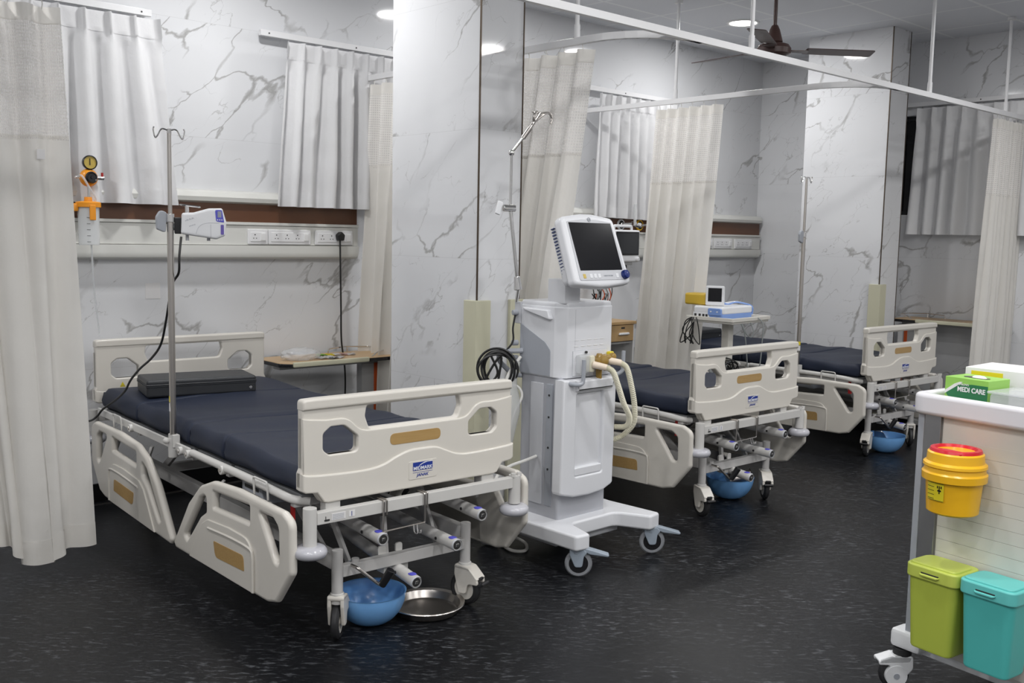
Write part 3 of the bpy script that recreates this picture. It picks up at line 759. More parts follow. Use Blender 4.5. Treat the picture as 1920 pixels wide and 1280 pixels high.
def caster(root, x, y, rz, name='caster'):
    e = bpy.data.objects.new(name, None); C.objects.link(e); e.parent = root; e.location = (x, y, 0); e.rotation_euler = (0, 0, rz)
    b = MB()   # fork housing; wheel axle along local x, trailing to -y
    b.cyl('bed_metal', (0, 0, .135), (0, 0, .175), .026, bev=.004)
    side = rp([(.03, .168, .01), (-.035, .160, .02), (-.075, .115, .02), (-.078, .095, .01), (-.03, .095, .02), (-.022, .052, .012), (.012, .052, .012), (.032, .13, .02)], 4)
    b.plate('bed_plastic', side, -.031, -.017, 'yz', (), .004); b.plate('bed_plastic', side, .017, .031, 'yz', (), .004)
    top = rp([(.03, .170, .01), (-.035, .162, .02), (-.078, .118, .01), (-.070, .112, .01), (-.03, .150, .02), (.032, .150, .01)], 4)
    b.plate('bed_plastic', top, -.031, .031, 'yz', (), .004)
    b.box('rubber', (0, -.072, .118), (.03, .02, .010), .003)
    b.build('fork', e)
    b = MB(); b.lathe('rubber', [(.045, -.015), (.058, -.0145), (.0665, -.008), (.068, 0), (.0665, .008), (.058, .0145), (.045, .015)], (0, -.005, .068), (1, 0, 0), 28)
    b.lathe('bed_plastic', [(0, -.012), (.012, -.014), (.015, -.010), (.045, -.012), (.045, .012), (.015, .010), (.012, .014), (0, .012)], (0, -.005, .068), (1, 0, 0), 28)
    b.build('wheel', e)
    b = MB(); b.box('rubber', (0, -.088, .098), (.05, .028, .012), .004, Matrix.Rotation(-.5, 3, 'X')); b.build('brake_pedal', e)
    return e

def make_bed(name, label):
    r = thing(name, label, 'hospital bed', group='white adjustable hospital beds')
    board(r, 'footboard', 0.0, -1); hb = board(r, 'headboard', 2.19, 1, badge=False)
    b = MB(); b.plate('label_yellow', [(-.345, .655), (-.315, .655), (-.33, .682)], 2.170, 2.173, 'xz', (), 0); b.box('steel', (-.31, 2.168, .63), (.075, .004, .022), .002); b.build('warning_label', hb)
    # mattress platform
    b = MB()
    for s in (-1, 1):
        x = .468*s
        b.tube('bed_metal', smooth_path([(.40*s, .045, .530), (.448*s, .075, .538), (x, .15, .548), (x, .40, .552), (x, .92, .552)], 5), .0155, 12)
        b.bar('bed_metal', (x, .95, .550), (x, 2.12, .550), .014, .034, .003)
        for v in (.60, .94, 1.02, 1.62): b.cyl('bed_metal', (x-.012*s, v, .545), (x+.022*s, v, .545), .018, bev=.003); b.cyl('steel', (x+.02*s, v, .545), (x+.026*s, v, .545), .008, seg=10)
        b.bar('under_metal', (.40*s, .06, .525), (.40*s, 2.12, .525), .03, .04, .003)
    for v in (.08, .62, .98, 1.6, 2.1): b.bar('under_metal', (-.45, v, .525), (.45, v, .525), .03, .03, .002)
    b.build('bed_frame', r)
    b = MB()
    for v0, v1 in ((.05, .60), (.63, .96), (.99, 2.12)): b.bx('deck_grey', -.43, .43, v0, v1, .542, .556, .003)
    b.build('deck', r)
    for s in (-1, 1):
        for v in (.25, 1.78):
            b = MB(); b.tube('bed_metal', rp_path([(.486*s, v-.055, .515), (.490*s, v-.055, .580), (.490*s, v+.055, .580), (.486*s, v+.055, .515)], .012), .0042, 8); b.build('wire_loop', r)
    side_rail(r, -1, False); side_rail(r, -1, True); side_rail(r, 1, False); side_rail(r, 1, True)
    # bumper bar across the foot (and head)
    for v, nm in ((-.055, 'foot'), (2.245, 'head')):
        b = MB(); b.bx('bed_metal', -.435, .435, v-.016, v+.016, .476, .520, .004)
        b.bx('bed_metal', -.372, -.318, v-.014, .02+v+.03 if v < 0 else v+.014, .478, .512, .004); b.bx('bed_metal', .318, .372, v-.014, .02+v+.03 if v < 0 else v+.014, .478, .512, .004)
        for s in (-1, 1):
            if s == 1 and v < 0:
                b.cyl('bed_metal', (.455, v, .41), (.455, v, .525), .024, bev=.002); b.cyl('bed_metal', (.44, v-.01, .52), (.44, v-.01, .535), .010, seg=12); b.cyl('bed_metal', (.47, v-.01, .52), (.47, v-.01, .535), .010, seg=12)
            else: b.cyl('bed_metal', (.455*s, v, .40), (.455*s, v, .538), .024, bev=.002)
        if v < 0: b.bx('hole_dark', -.408, -.388, v-.0175, v-.0158, .486, .492); b.bx('hole_dark', -.404, -.402, v-.0175, v-.0158, .486, .503)
        ob = b.build('bumper_bar', r)
        if v < 0:
            b = MB(); b.bx('paper', -.380, -.325, v-.0172, v-.0160, .485, .509)
            for k in range(6): b.bx('vent_grey', -.377, -.332, v-.0176, v-.0171, .488+.0034*k, .4892+.0034*k)
            b.bx('paper', -.312, -.288, v-.0172, v-.0160, .487, .508); b.bx('logo_blue', -.302, -.2995, v-.0176, v-.0171, .489, .506); b.build('rating_label', ob)
        for s in (-1, 1):
            b = MB(); b.lathe('bumper_grey', [(0, .022), (.036, .022), (.050, .018), (.058, .009), (.060, -.001), (.057, -.011), (.048, -.019), (.034, -.022), (0, -.022)], (.455*s, v, .385)); b.build('bumper', r)
    # wire accessory hanger on the foot bar
    b = MB(); v = -.078
    b.tube('steel', rp_path([(-.172, v+.045, .523), (-.172, v, .523), (-.176, v, .41), (.006, v, .414), (.004, v, .523), (.004, v+.045, .523)], .006), .0035, 8)
    for x in (-.045, -.03): b.tube('chrome', smooth_path([(x, v, .416), (x, v-.006, .39), (x+.004, v-.018, .382), (x+.008, v-.018, .395)], 4), .0028, 6)
    b.tube('steel', rp_path([(-.16, v+.045, .523), (-.16, v, .525), (-.16, v, .47)], .004), .003, 8); b.tube('steel', rp_path([(.016, v+.045, .523), (.016, v, .525), (.016, v, .47)], .004), .003, 8)
    b.build('wire_hanger', r)
    # base frame
    b = MB()
    for s in (-1, 1):
        b.cyl('under_metal', (.29*s, .047, .165), (.29*s, .047, .335), .021, bev=.003); b.cyl('under_metal', (.29*s, 1.95, .165), (.29*s, 1.95, .335), .021, bev=.003)
        b.bar('under_metal', (.29*s, .06, .290), (.29*s, 1.94, .290), .035, .062, .004)
    b.bx('under_metal', -.275, .275, .030, .062, .232, .275, .003); b.bx('under_metal', -.275, .275, 1.93, 1.965, .232, .275, .003)
    b.cyl('under_metal', (-.215, .046, .272), (-.215, .046, .288), .014, seg=14)
    b.build('base_frame', r)
    # lifting linkage
    def link(p0, p1, wd, ht):
        b = MB(); b.bar('under_metal', p0, p1, wd, ht, .003); b.build('lifting_arm', r)
    for s in (-1, 1):
        link((.25*s, .20, .27), (.27*s, .50, .50), .018, .035); link((.25*s, 1.85, .27), (.25*s, 1.5, .50), .018, .035)
        link((.20*s, .12, .25), (.22*s, .28, .48), .014, .026)
    link((-.28, .50, .49), (.28, .50, .49), .03, .03); link((-.28, 1.5, .49), (.28, 1.5, .49), .03, .03); link((-.05, .10, .25), (-.05, .12, .40), .02, .02)
    # actuator tubes
    def act(u, z, L, zend):
        p0 = Vector((u, -.085, z)); p1 = Vector((u, L, zend)); d = (p1-p0).normalized()
        b = MB(); b.cyl('under_metal', p0+d*.10, p1, .0225); ob = b.build('actuator_tube', r)
        b = MB(); b.cyl('bed_metal', p0, p0+d*.115, .0235, bev=.003); b.lathe('vent_light_grey', [(.0215, 0), (.024, -.002), (.0215, .004)], p0, -d); b.cyl('hole_dark', p0-d*.0005, p0-d*.002, .017, seg=20); b.box('chrome', p0-d*.003, (.014, .006, .014), .003)
        b.build('end_cap', ob)
        b = MB(); q = p0+d*.028+Vector((0, 0, .0205)); b.sphere('label_blue', q, .0150, (1, 1.35, .28), 14); b.build('blue_mark', ob)
        b = MB(); b.cyl('rubber', p0+d*.105+Vector((-.026, 0, 0)), p0+d*.105+Vector((.026, 0, 0)), .006, seg=10); b.build('pin', ob)
    act(-.035, .196, .62, .29); act(-.18, .385, .7, .43); act(.15, .302, .8, .34); act(.27, .398, .7, .44)
    b = MB(); b.plate('bed_metal', rp([(-.09, .262, .004), (-.055, .262, .004), (-.055, .295, .012), (-.09, .295, .012)], 4), .09, .10, 'xz', (), .002)
    b.plate('bed_metal', rp([(-.01, .262, .004), (.02, .262, .004), (.02, .295, .012), (-.01, .295, .012)], 4), .09, .10, 'xz', (), .002)
    b.bx('bed_metal', -.09, .02, .05, .10, .20, .262, .003); b.build('actuator_bracket', r)
    b = MB(); b.tube('steel', rp_path([(-.246, .02, .275), (-.246, -.02, .275), (-.17, -.04, .205), (-.160, -.045, .200)], .01), .0062, 10); ob = b.build('crank', r)
    b = MB(); b.cyl('black_plastic', (-.160, -.045, .198), (-.138, -.075, .262), .0145, .0165, bev=.005); b.build('crank_grip', ob)
    b = MB(); b.bx('red', -.435, -.428, .10, .125, .44, .53, .001); b.build('red_tag', r)
    # drive box under the deck
    b = MB(); b.bx('vent_grey', -.40, -.30, .42, .60, .43, .51, .006); b.bx('hole_dark', -.4015, -.395, .45, .57, .475, .488); b.bx('steel', -.402, -.395, .44, .58, .455, .462); b.build('control_box', r)
    for (x, y, a) in ((-.29, .047, 2.40), (.29, .047, .35), (-.29, 1.95, .3), (.29, 1.95, 2.0)): caster(r, x, y, a)
    return r
def rp_path(pts, rad, seg=5):
    P = [Vector(p) for p in pts]; out = [P[0]]
    for i in range(1, len(P)-1):
        a = (P[i-1]-P[i]); c = (P[i+1]-P[i]); d = min(rad, a.length*.45, c.length*.45)
        s, e = P[i]+a.normalized()*d, P[i]+c.normalized()*d
        for k in range(seg+1):
            t = k/seg; out.append(s*(1-t)**2+P[i]*2*t*(1-t)+e*t*t)
    out.append(P[-1]); return out

BEDS = [(2.2057, 2.9137, -.0503), (4.5769, 3.0607, -.0271), (6.7101, 3.2326, -.0515)]
bed = make_bed('hospital_bed', 'nearest white hospital bed, with the chrome IV pole and pump on its side')
beds = [bed, copy_tree(bed), copy_tree(bed)]
beds[1]['label'] = 'middle white hospital bed, just right of the ventilator'
beds[2]['label'] = 'farthest white hospital bed, in front of the far pillar'
CA = [None, (-.30, -.72, .4, 1.0), (-1.25, 2.3, .3, 1.0)]
for i, o in enumerate(beds):
    o.location = (BEDS[i][0], BEDS[i][1], 0); o.rotation_euler = (0, 0, BEDS[i][2])
    if CA[i]:
        cs = [c for c in o.children if c.name.startswith('caster')]
        cs.sort(key=lambda c: (round(c.location.y, 2), c.location.x))
        for c, a in zip(cs, CA[i]): c.rotation_euler = (0, 0, a)
def bedT(i): return Matrix.Translation((BEDS[i][0], BEDS[i][1], 0)) @ Matrix.Rotation(BEDS[i][2], 4, 'Z')

# mattresses: four foam sections under one fitted navy cover, with crease lines
def mattress(i, label, seed):
    rnd = random.Random(seed)
    bm = bmesh.new(); nx, ny = 36, 96; hw, L = .435, 2.085
    joins = (.62, .97, 1.60)
    def groove(v):
        return sum((1.3 if j == .97 else .8)*math.exp(-((v-j)/.007)**2) for j in joins)
    def prof(u, v):
        e = min(1, max(0, (hw-abs(u))/.03)); e2 = min(1, max(0, min(v-.0, L-v)/.03))
        k = math.sqrt(max(0, 1-(1-e)**2))*math.sqrt(max(0, 1-(1-e2)**2))
        z = .095*1.0+.010*(math.sin(2.1*u*PI+seed)*math.cos(v*3+seed))*.5+.004*math.sin(v*23+4*u+seed)*math.exp(-((v-.7)/.5)**2)
        z += .004*math.sin(v*9+u*8)
        z -= .014*groove(v+.008*math.sin(3*u))
        z += .006*math.exp(-((v-1.02+.05*u)/.03)**2)
        if v > 1.0: z += .012*min(1, (v-1.0)/.9)
        return z-(1-k)*.022
    G = []
    vs_ = sorted(set([round(L*j/ny, 4) for j in range(ny+1)]+[round(j_+d, 4) for j_ in joins for d in (-.03, -.02, -.012, -.006, 0, .006, .012, .02, .03)]))
    ny = len(vs_)-1
    for j in range(ny+1):
        row = []
        for k in range(nx+1):
            u = -hw+2*hw*k/nx
            # denser samples near edges
            u = hw*math.sin(PI/2*(-1+2*k/nx))*.35+u*.65; u = max(-hw, min(hw, u*1.0))
            v = vs_[j]
            row.append(bm.verts.new((u, v, prof(u, v))))
        G.append(row)
    for j in range(ny):
        for k in range(nx): bm.faces.new((G[j][k], G[j][k+1], G[j+1][k+1], G[j+1][k]))
    # skirts
    per = [G[0][k] for k in range(nx+1)]+[G[j][nx] for j in range(1, ny+1)]+[G[ny][k] for k in range(nx-1, -1, -1)]+[G[j][0] for j in range(ny-1, 0, -1)]
    prev = per
    for q in (.25, .5, .8, 1.0):
        cur = []
        for v_ in per:
            x, y, z = v_.co; g = groove(y)*.016; out = .008*math.sin(PI*q)-g
            sx = 1 if abs(x) > hw-.002 else 0; s = (1 if x > 0 else -1)*sx
            nyy = (-1 if y < .001 else (1 if y > L-.001 else 0))
            wob = .004*math.sin(y*17+q*3+seed)
            tuck = -.016*max(0, q-.75)*4
            cur.append(bm.verts.new((x+s*(out+wob+tuck), y+nyy*(out+tuck), z*(1-q)+.001*q)))
        n = len(per)
        for k in range(n): bm.faces.new((prev[k], cur[k], cur[(k+1) % n], prev[(k+1) % n]))
        prev = cur
    bm.faces.new(prev)
    bmesh.ops.recalc_face_normals(bm, faces=bm.faces)
    me = bpy.data.meshes.new('mattress'); bm.to_mesh(me); bm.free(); me.materials.append(M['mattress_navy']); me.polygons.foreach_set('use_smooth', [True]*len(me.polygons))
    me.set_sharp_from_angle(angle=math.radians(70))
    o = bpy.data.objects.new('mattress', me); C.objects.link(o)
    o.matrix_world = bedT(i) @ Matrix.Translation((0, .055, .5565))
    tag(o, label, 'mattress', 'navy foam mattresses on the beds')
mattress(0, 'navy blue jointed mattress on the nearest bed, black cushion on it', 1)
mattress(1, 'navy blue mattress on the middle bed, without a cushion', 2)
mattress(2, 'navy blue mattress on the farthest bed, behind the device trolley', 4)

def cushion(mtx, d, label):
    r = thing('cushion', label, 'cushion', group='black vinyl block cushions'); r.matrix_world = mtx
    b = MB(); b.box('cushion_black', (0, 0, d[2]/2), d, .012, None, 3); o = b.build('cushion_body', r)
    b = MB(); hx, hy = d[0]/2+.001, d[1]/2+.001
    for z in (d[2]*.62, d[2]*.72): b.tube('cushion_black', rp_path([(-hx, -hy, z), (hx, -hy, z), (hx, hy, z), (-hx, hy, z), (-hx, -hy, z)], .012), .0028, 6)
    b.build('piping', r)
    b = MB(); b.lathe('chrome', [(0, .002), (.006, .002), (.008, 0)], (hx-.03, -hy, d[2]*.3), (0, -1, 0), 12); b.build('eyelet', r)
mz = .5565+.095+.012
cushion(bedT(0) @ Matrix.Translation((-.085, 1.80, .660)) @ Matrix.Rotation(-.17, 4, 'Z'), (.53, .26, .085), 'black vinyl block cushion on the nearest bed')
cushion(bedT(2) @ Matrix.Translation((-.16, 1.75, .655)) @ Matrix.Rotation(.03, 4, 'Z'), (.48, .26, .085), 'black vinyl block cushion on the farthest bed, below the device tray')

# ================================================================ IV POLES
def iv_pole(i, u, v, ztop, label, hooks=True, lean=(0, 0)):
    r = thing('iv_pole', label, 'IV pole', group='chrome IV poles clamped to beds'); r.matrix_world = bedT(i) @ Matrix.Translation((u, v, 0))
    lx, ly = lean
    P = lambda z: Vector((lx*(z-.5), ly*(z-.5), z))
    b = MB(); b.cyl('steel', P(.60), P(1.52), .0135); b.cyl('chrome', P(1.50), P(1.535), .017, bev=.002); b.build('outer_tube', r)
    b = MB(); b.cyl('steel', P(1.50), P(ztop-.02), .0085); b.build('inner_tube', r)
    b = MB(); c = P(ztop-.02)
    for a in (0, PI):
        d = Vector((math.cos(a), math.sin(a)*.3, 0)); b.tube('chrome', smooth_path([c, c+d*.03+Vector((0, 0, .006)), c+d*.048+Vector((0, 0, -.022)), c+d*.058+Vector((0, 0, -.03)), c+d*.066+Vector((0, 0, .0)), c+d*.062+Vector((0, 0, .012))], 4), .0032, 8)
    b.cyl('chrome', c-Vector((0, 0, .01)), c+Vector((0, 0, .008)), .010); b.build('hook', r)
    b = MB(); b.cyl('bed_metal', (0, 0, .500), (0, 0, .585), .021, bev=.003); b.bx('bed_metal', -.012, .02, -.028, .028, .545, .60, .004); b.sphere('bed_metal', (-.03, .0, .575), .014); b.build('socket_clamp', r)
    b = MB(); b.plate('vent_grey', rp([(-.055, 1.47, .01), (-.018, 1.455, .01), (-.014, 1.54, .01), (-.04, 1.55, .02), (-.058, 1.52, .02)], 4), -.010, .010, 'xz', (), .004); b.cyl('steel', (-.03, 0, 1.5), (.0, 0, 1.5), .008); b.build('height_knob', r)
    b = MB(); b.lathe('paper', [(.0142, .70), (.0142, .735)], (0, 0, 0)); b.lathe('label_yellow', [(.0142, .74), (.0142, .765)], (0, 0, 0)); b.build('sticker', r)
    return r
iv_pole(0, -.474, 1.115, 1.895, 'chrome IV pole clamped to the nearest bed, infusion pump on it', lean=(0, -.008))
iv_pole(2, -.474, .51, 1.93, 'thin IV pole standing on the farthest bed against the bright pillar')

# infusion pump
pp = (bedT(0) @ Vector((-.474, 1.115, 0)))
r = thing('infusion_pump', 'white infusion pump with a blue keypad clamped to the IV pole', 'infusion pump', (pp.x+.045, pp.y-.008, 1.452), rz=-.42); r.scale = (.86, .9, .92)
b = MB(); o = rp([(0, 0, .012), (.165, -.022, .02), (.208, -.005, .015), (.214, .055, .02), (.195, .120, .012), (.13, .118, .04), (.06, .098, .03), (.005, .095, .012)], 5)
b.plate('white_plastic', o, -.045, .045, 'xz', (), .012); b.build('pump_body', r)
b = MB(); b.plate('label_blue', rp([(.165, .060, .008), (.203, .055, .004), (.193, .112, .008), (.160, .112, .008)], 4), -.0468, -.044, 'xz', (), .0008); b.plate('lcd', rrect(.172, .078, .190, .106, .003), -.0476, -.044, 'xz', (), .0004)
for k in range(3): b.cyl('white_plastic', (.172+.010*k, -.046, .067), (.172+.010*k, -.0478, .067), .003, seg=10)
kp = b.build('keypad', r)
b = MB(); b.plate('purple', rrect(.186, .0, .201, .045, .004), -.0466, -.044, 'xz', (), .0005); b.tube('vent_light_grey', smooth_path([(.07, -.0455, .002), (.085, -.0455, .035), (.12, -.0455, .052), (.18, -.0455, .053)], 4), .0012, 6); b.tube('vent_light_grey', [(.14, -.0455, -.015), (.14, -.0455, .045)], .0011, 6); b.build('door', r)
b = MB()
for k in range(7): b.bx('vent_grey', .022+.006*k, .025+.006*k, -.0458, -.0448, .058+.002*k, .062+.002*k+.003*(k % 2))
for k in range(5): b.bx('vent_grey', .040+.006*k, .043+.006*k, -.0458, -.0448, .034+.002*k, .038+.002*k)
b.build('printed_mark', r)
b = MB(); b.cyl('chrome', (.03, 0, .09), (.03, 0, .13), .010); b.lathe('chrome', [(.0, .004), (.03, .004), (.034, 0), (.03, -.004), (0, -.004)], (.045, 0, .128), (.1, 0, 1), 24, 1.5, .6); b.build('handle', r)
b = MB(); b.bx('black_plastic', -.03, .004, -.02, .02, .0, .075, .005); b.cyl('vent_grey', (-.052, -.0, .03), (-.02, -.0, .03), .014); b.build('pole_clamp', r)
b = MB()
for x in (.03, .13): b.cyl('vent_light_grey', (x, 0, -.030), (x, 0, 0), .008)
b.build('foot', r)
# its black lead, down to the bed head
r = thing('power_cord', 'black cord sagging from the infusion pump to the nearest bed head', 'power cord')
T0 = bedT(0)
cp = [(-.435, 1.09, 1.44), (-.45, 1.075, 1.36), (-.45, 1.085, 1.29), (-.45, 1.15, 1.245), (-.45, 1.195, 1.17), (-.45, 1.235, 1.08), (-.45, 1.30, .97), (-.45, 1.415, .895), (-.45, 1.575, .825), (-.452, 1.69, .76), (-.458, 1.755, .70), (-.466, 1.87, .64), (-.488, 1.99, .58), (-.50, 2.04, .54), (-.505, 2.14, .50), (-.52, 2.30, .47), (-.58, 2.36, .465)]
b = MB(); b.tube('cord_black', smooth_path([T0 @ Vector(p) for p in cp], 8), .0052, 8); b.build('cord', r)

# ================================================================ VENTILATOR
VX0, VX1, VY0, VY1 = 3.135, 3.462, 3.052, 3.33
r = thing('ventilator', 'tall white and grey ventilator on wheels standing beside the near bed', 'ventilator')
b = MB()
o = rp([(3.02, 3.50, .02), (3.03, 3.20, .05), (3.035, 2.845, .02), (3.115, 2.835, .02), (3.165, 3.0, .05), (3.46, 3.0, .05), (3.535, 2.845, .02), (3.62, 2.86, .02), (3.60, 3.15, .1), (3.62, 3.50, .02), (3.54, 3.50, .02), (3.46, 3.38, .04), (3.16, 3.38, .04), (3.11, 3.50, .02)], 5)
b.plate('vent_white', o, .125, .195, 'xy', (), .012); b.plate('vent_light_grey', rp([(3.10, 3.03, .01), (3.52, 3.03, .01), (3.52, 3.36, .01), (3.10, 3.36, .01)]), .09, .13, 'xy', (), .006); vb = b.build('wheeled_base', r)
b = MB(); b.plate('vent_column', rp([(VX0+.01, VY0+.015, .02), (VX1-.005, VY0+.015, .01), (VX1-.005, VY1, .02), (VX0+.01, VY1, .02)]), .19, .845, 'xy', (), .003)
b.bx('vent_grey', VX0+.004, VX0+.012, VY0+.06, VY0+.10, .25, .81, .002); b.bx('vent_light_grey', VX0+.001, VX0+.012, VY0+.12, VY0+.20, .25, .81, .003)
for z in (.42, .52, .66, .76): b.cyl('hole_dark', (VX0+.0035, VY0+.08, z), (VX0+.001, VY0+.08, z), .005, seg=10)
b.build('lower_column', r)
b = MB()   # upper housing with chamfered front-left corner
o = rp([(VX0, VY1, .012), (VX0, VY0+.055, .01), (VX0+.03, VY0, .012), (VX1, VY0, .012), (VX1, VY1, .012)], 4)
b.plate('vent_white', o, .842, 1.160, 'xy', (), .004)
o = rp([(VX0+.004, VY1-.002, .012), (VX0+.004, VY0+.06, .01), (VX0+.034, VY0+.004, .012), (VX1-.004, VY0+.004, .012), (VX1-.004, VY1-.002, .012)], 4)
b.plate('vent_white', o, 1.15, 1.182, 'xy', (), .012)
b.bx('vent_light_grey', VX0+.078, VX0+.080, VY0-.0005, VY0+.004, .85, 1.15)
uh = b.build('upper_housing', r)
b = MB(); b.plate('vent_grey', rp([(VY1-.004, .846, .003), (VY0+.075, .846, .003), (VY0+.075, .965, .02), (VY0+.11, 1.00, .03), (VY1-.004, 1.075, .003)], 5), VX0-.0025, VX0+.01, 'yz', (), .002); b.build('side_patch', uh)
b = MB(); b.plate('vent_white', rp([(VY0+.06, 1.10, .01), (VY0+.08, 1.145, .01), (VY1-.03, 1.15, .01), (VY1-.05, 1.135, .01)], 4), VX0-.022, VX0+.01, 'yz', (), .006); b.build('side_handle', uh)
b = MB()   # front cover, swelling forward
def xarc(z): return 0
fc = [(3.118, .322), (3.20, .302), (3.30, .297), (3.40, .306), (3.452, .325)]
o = [(p[0], p[1]) for p in fc]+[(3.462, .335), (3.470, .838), (3.118, .838), (3.112, .335)]
rec = rrect(3.205, .395, 3.385, .775, .012)
b.plate('vent_white', o, VY0-.030, VY0+.03, 'xz', (rec,), .010)
b.plate('vent_white', [(3.19, .38), (3.40, .38), (3.40, .79), (3.19, .79)], VY0-.010, VY0+.03, 'xz', (), .002)
b.plate('vent_white', rp([(3.205, .395, .01), (3.385, .395, .01), (3.385, .435, .01), (3.205, .435, .01)]), VY0-.026, VY0+.0, 'xz', (), .006)
b.plate('vent_white', rp([(3.195, .785, .004), (3.435, .785, .004), (3.45, .835, .004), (3.19, .835, .004)]), VY0-.042, VY0+.0, 'xz', (), .010)
b.build('front_cover', r)
b = MB(); b.plate('vent_light_grey', rrect(3.198, .848, 3.428, .965, .003), VY0-.0015, VY0+.004, 'xz', (), .0005); b.plate('vent_white', rrect(3.201, .851, 3.425, .962, .003), VY0-.003, VY0+.004, 'xz', (), .0005)
for k in range(5): b.bx('paper', 3.21+.042*k, 3.235+.042*k, VY0-.0015, VY0+.001, .982, .985); b.bx('paper', 3.21+.042*k, 3.235+.042*k, VY0-.0015, VY0+.001, 1.01, 1.012)
b.box('clear_bag', (3.255, VY0-.02, .905), (.085, .04, .085), .012); b.box('hose_cream', (3.285, VY0-.032, .905), (.032, .03, .075), .008); b.cyl('hole_dark', (3.28, VY0-.005, .955), (3.28, VY0-.012, .955), .006, seg=10); b.build('breathing_port', r)
b = MB()
b.cyl('amber', (3.345, VY0, .905), (3.345, VY0-.055, .905), .030, bev=.006); b.cyl('amber', (3.345, VY0-.03, .925), (3.345, VY0-.03, .948), .020, .012, bev=.003); b.cyl('amber', (3.35, VY0-.025, .885), (3.35, VY0-.025, .825), .014, bev=.003)
b.cyl('amber', (3.405, VY0, .915), (3.405, VY0-.05, .915), .024, bev=.005); b.sphere('amber', (3.352, VY0-.052, .915), .026, (1, .8, 1)); b.sphere('amber', (3.385, VY0-.045, .925), .020, (1.4, .8, .8)); b.sphere('amber', (3.418, VY0-.045, .930), .018); b.box('label_yellow', (3.435, VY0-.015, .935), (.03, .025, .03), .006); b.cyl('rubber', (3.38, VY0-.03, .872), (3.415, VY0-.04, .872), .008, seg=12)
b.build('amber_valve', r)
def hose(pts, end):
    b = MB(); P = smooth_path(pts, 22); b.tube('hose_cream', P, .0125, 12, ribs=.11); o = b.build('breathing_hose', r)
    b = MB(); b.cyl('hose_end', end[0], end[1], .0165, .0145, bev=.003); b.build('hose_cuff', o)
hose([(3.318, VY0-.095, .893), (3.345, VY0-.115, .872), (3.385, VY0-.115, .80), (3.43, VY0-.11, .72), (3.485, VY0-.10, .65), (3.50, VY0-.07, .60), (3.475, VY0-.02, .592), (3.44, VY0-.0, .59)], ((3.285, VY0-.045, .903), (3.322, VY0-.098, .891)))
hose([(3.425, VY0-.085, .905), (3.455, VY0-.10, .88), (3.490, VY0-.10, .80), (3.53, VY0-.09, .70), (3.552, VY0-.07, .61), (3.530, VY0-.03, .55), (3.49, VY0+.0, .525), (3.475, VY0+.03, .515)], ((3.385, VY0-.045, .915), (3.43, VY0-.088, .904)))
for s, x in ((-1, VX0+.012), (1, VX1-.005)):
    b = MB()
    if s < 0: b.tube('vent_grey', rp_path([(x, VY0-.005, .828), (x+.02, VY0-.055, .820), (x+.06, VY0-.062, .822), (x+.062, VY0-.062, .93)], .03), .0095, 10)
    else: b.tube('vent_grey', rp_path([(x, VY0+.03, .835), (x+.05, VY0+.0, .835), (x+.075, VY0-.01, .850), (x+.078, VY0-.01, .945)], .025), .0095, 10)
    b.build('hose_hook', r)
b = MB(); b.tube('vent_grey', rp_path([(VX0, VY1-.02, .945), (VX0-.10, VY1+.03, .945), (VX0-.10, VY1+.03, .90), (VX0-.02, VY1+.02, .83), (VX0+.01, VY1-.01, .83)], .03), .012, 10); b.build('rear_handle', r)
for z in (1.12, .98, .91):
    b = MB(); b.cyl('vent_grey', (VX0+.0, VY1+.012, z), (VX0-.03, VY1+.02, z), .013, bev=.004); b.build('side_knob', r)
b = MB(); b.bx('vent_light_grey', VX0-.008, VX0+.02, VY1-.01, VY1+.03, 1.07, 1.17, .004); b.build('arm_mount', r)
# display head, tilted back
mon = bpy.data.objects.new('display', None); C.objects.link(mon); mon.parent = r
mon.location = (3.262, 2.998, 1.415); mon.rotation_euler = (-.36, 0, .06)
b = MB(); o = rp([(-.195, -.160, .025), (-.03, -.174, .05), (.03, -.174, .05), (.195, -.160, .025), (.182, .150, .035), (.04, .168, .06), (-.04, .168, .06), (-.182, .150, .035)], 6)
b.plate('vent_white', o, -.012, .040, 'xz', (), .016); b.plate('vent_white', [(p[0]*.9, p[1]*.88) for p in o], .03, .085, 'xz', (), .022)
for k in range(17): b.bx('slot_blue', -.1725, -.150, .050, .068, -.118+.0145*k, -.1135+.0145*k)
b.build('display_housing', mon)
b = MB(); b.plate('vent_light_grey', rp([(-.163, -.143, .012), (.168, -.143, .012), (.156, .127, .006), (.05, .138, .05), (-.05, .138, .05), (-.153, .127, .006)], 5), -.0145, .0, 'xz', (), .0015); b.build('bezel', mon)
b = MB(); b.plate('screen_black', rrect(-.146, -.098, .146, .122, .003), -.016, -.01, 'xz', (), .0005); b.build('screen', mon)
b = MB(); b.lathe('vent_grey', [(.0075, 0), (.0105, 0), (.0105, .0016), (.0075, .0016)], (0, -.0155, .137), (0, -1, 0), 24); b.build('emblem', mon)
text('emblem_lettering', 'GE', .009, 'vent_grey', face_mtx((0, -.0165, .137), (1, 0, 0), (0, 0, 1)), mon)
b = MB(); b.lathe('navy_blue', [(.021, 0), (.021, .012), (.018, .019), (.008, .022), (0, .022)], (.150, -.0145, -.122), (0, -1, 0), 28); b.build('control_knob', mon)
for k, x in enumerate((-.128, -.083, -.055, -.027, .10)):
    b = MB(); b.plate('vent_white' if k else 'gold_face', rrect(x-.009, -.134, x+.009, -.114, .003), -.0162, -.012, 'xz', (), .001); b.build('button', mon)
text('model_lettering', 'CARESCAPE R860', .0085, 'vent_grey', face_mtx((.036, -.0152, -.124), (1, 0, 0), (0, 0, 1)), mon)
b = MB(); b.bx('vent_white', 3.15, 3.25, 3.06, 3.17, 1.175, 1.285, .006); b.build('display_neck', r)
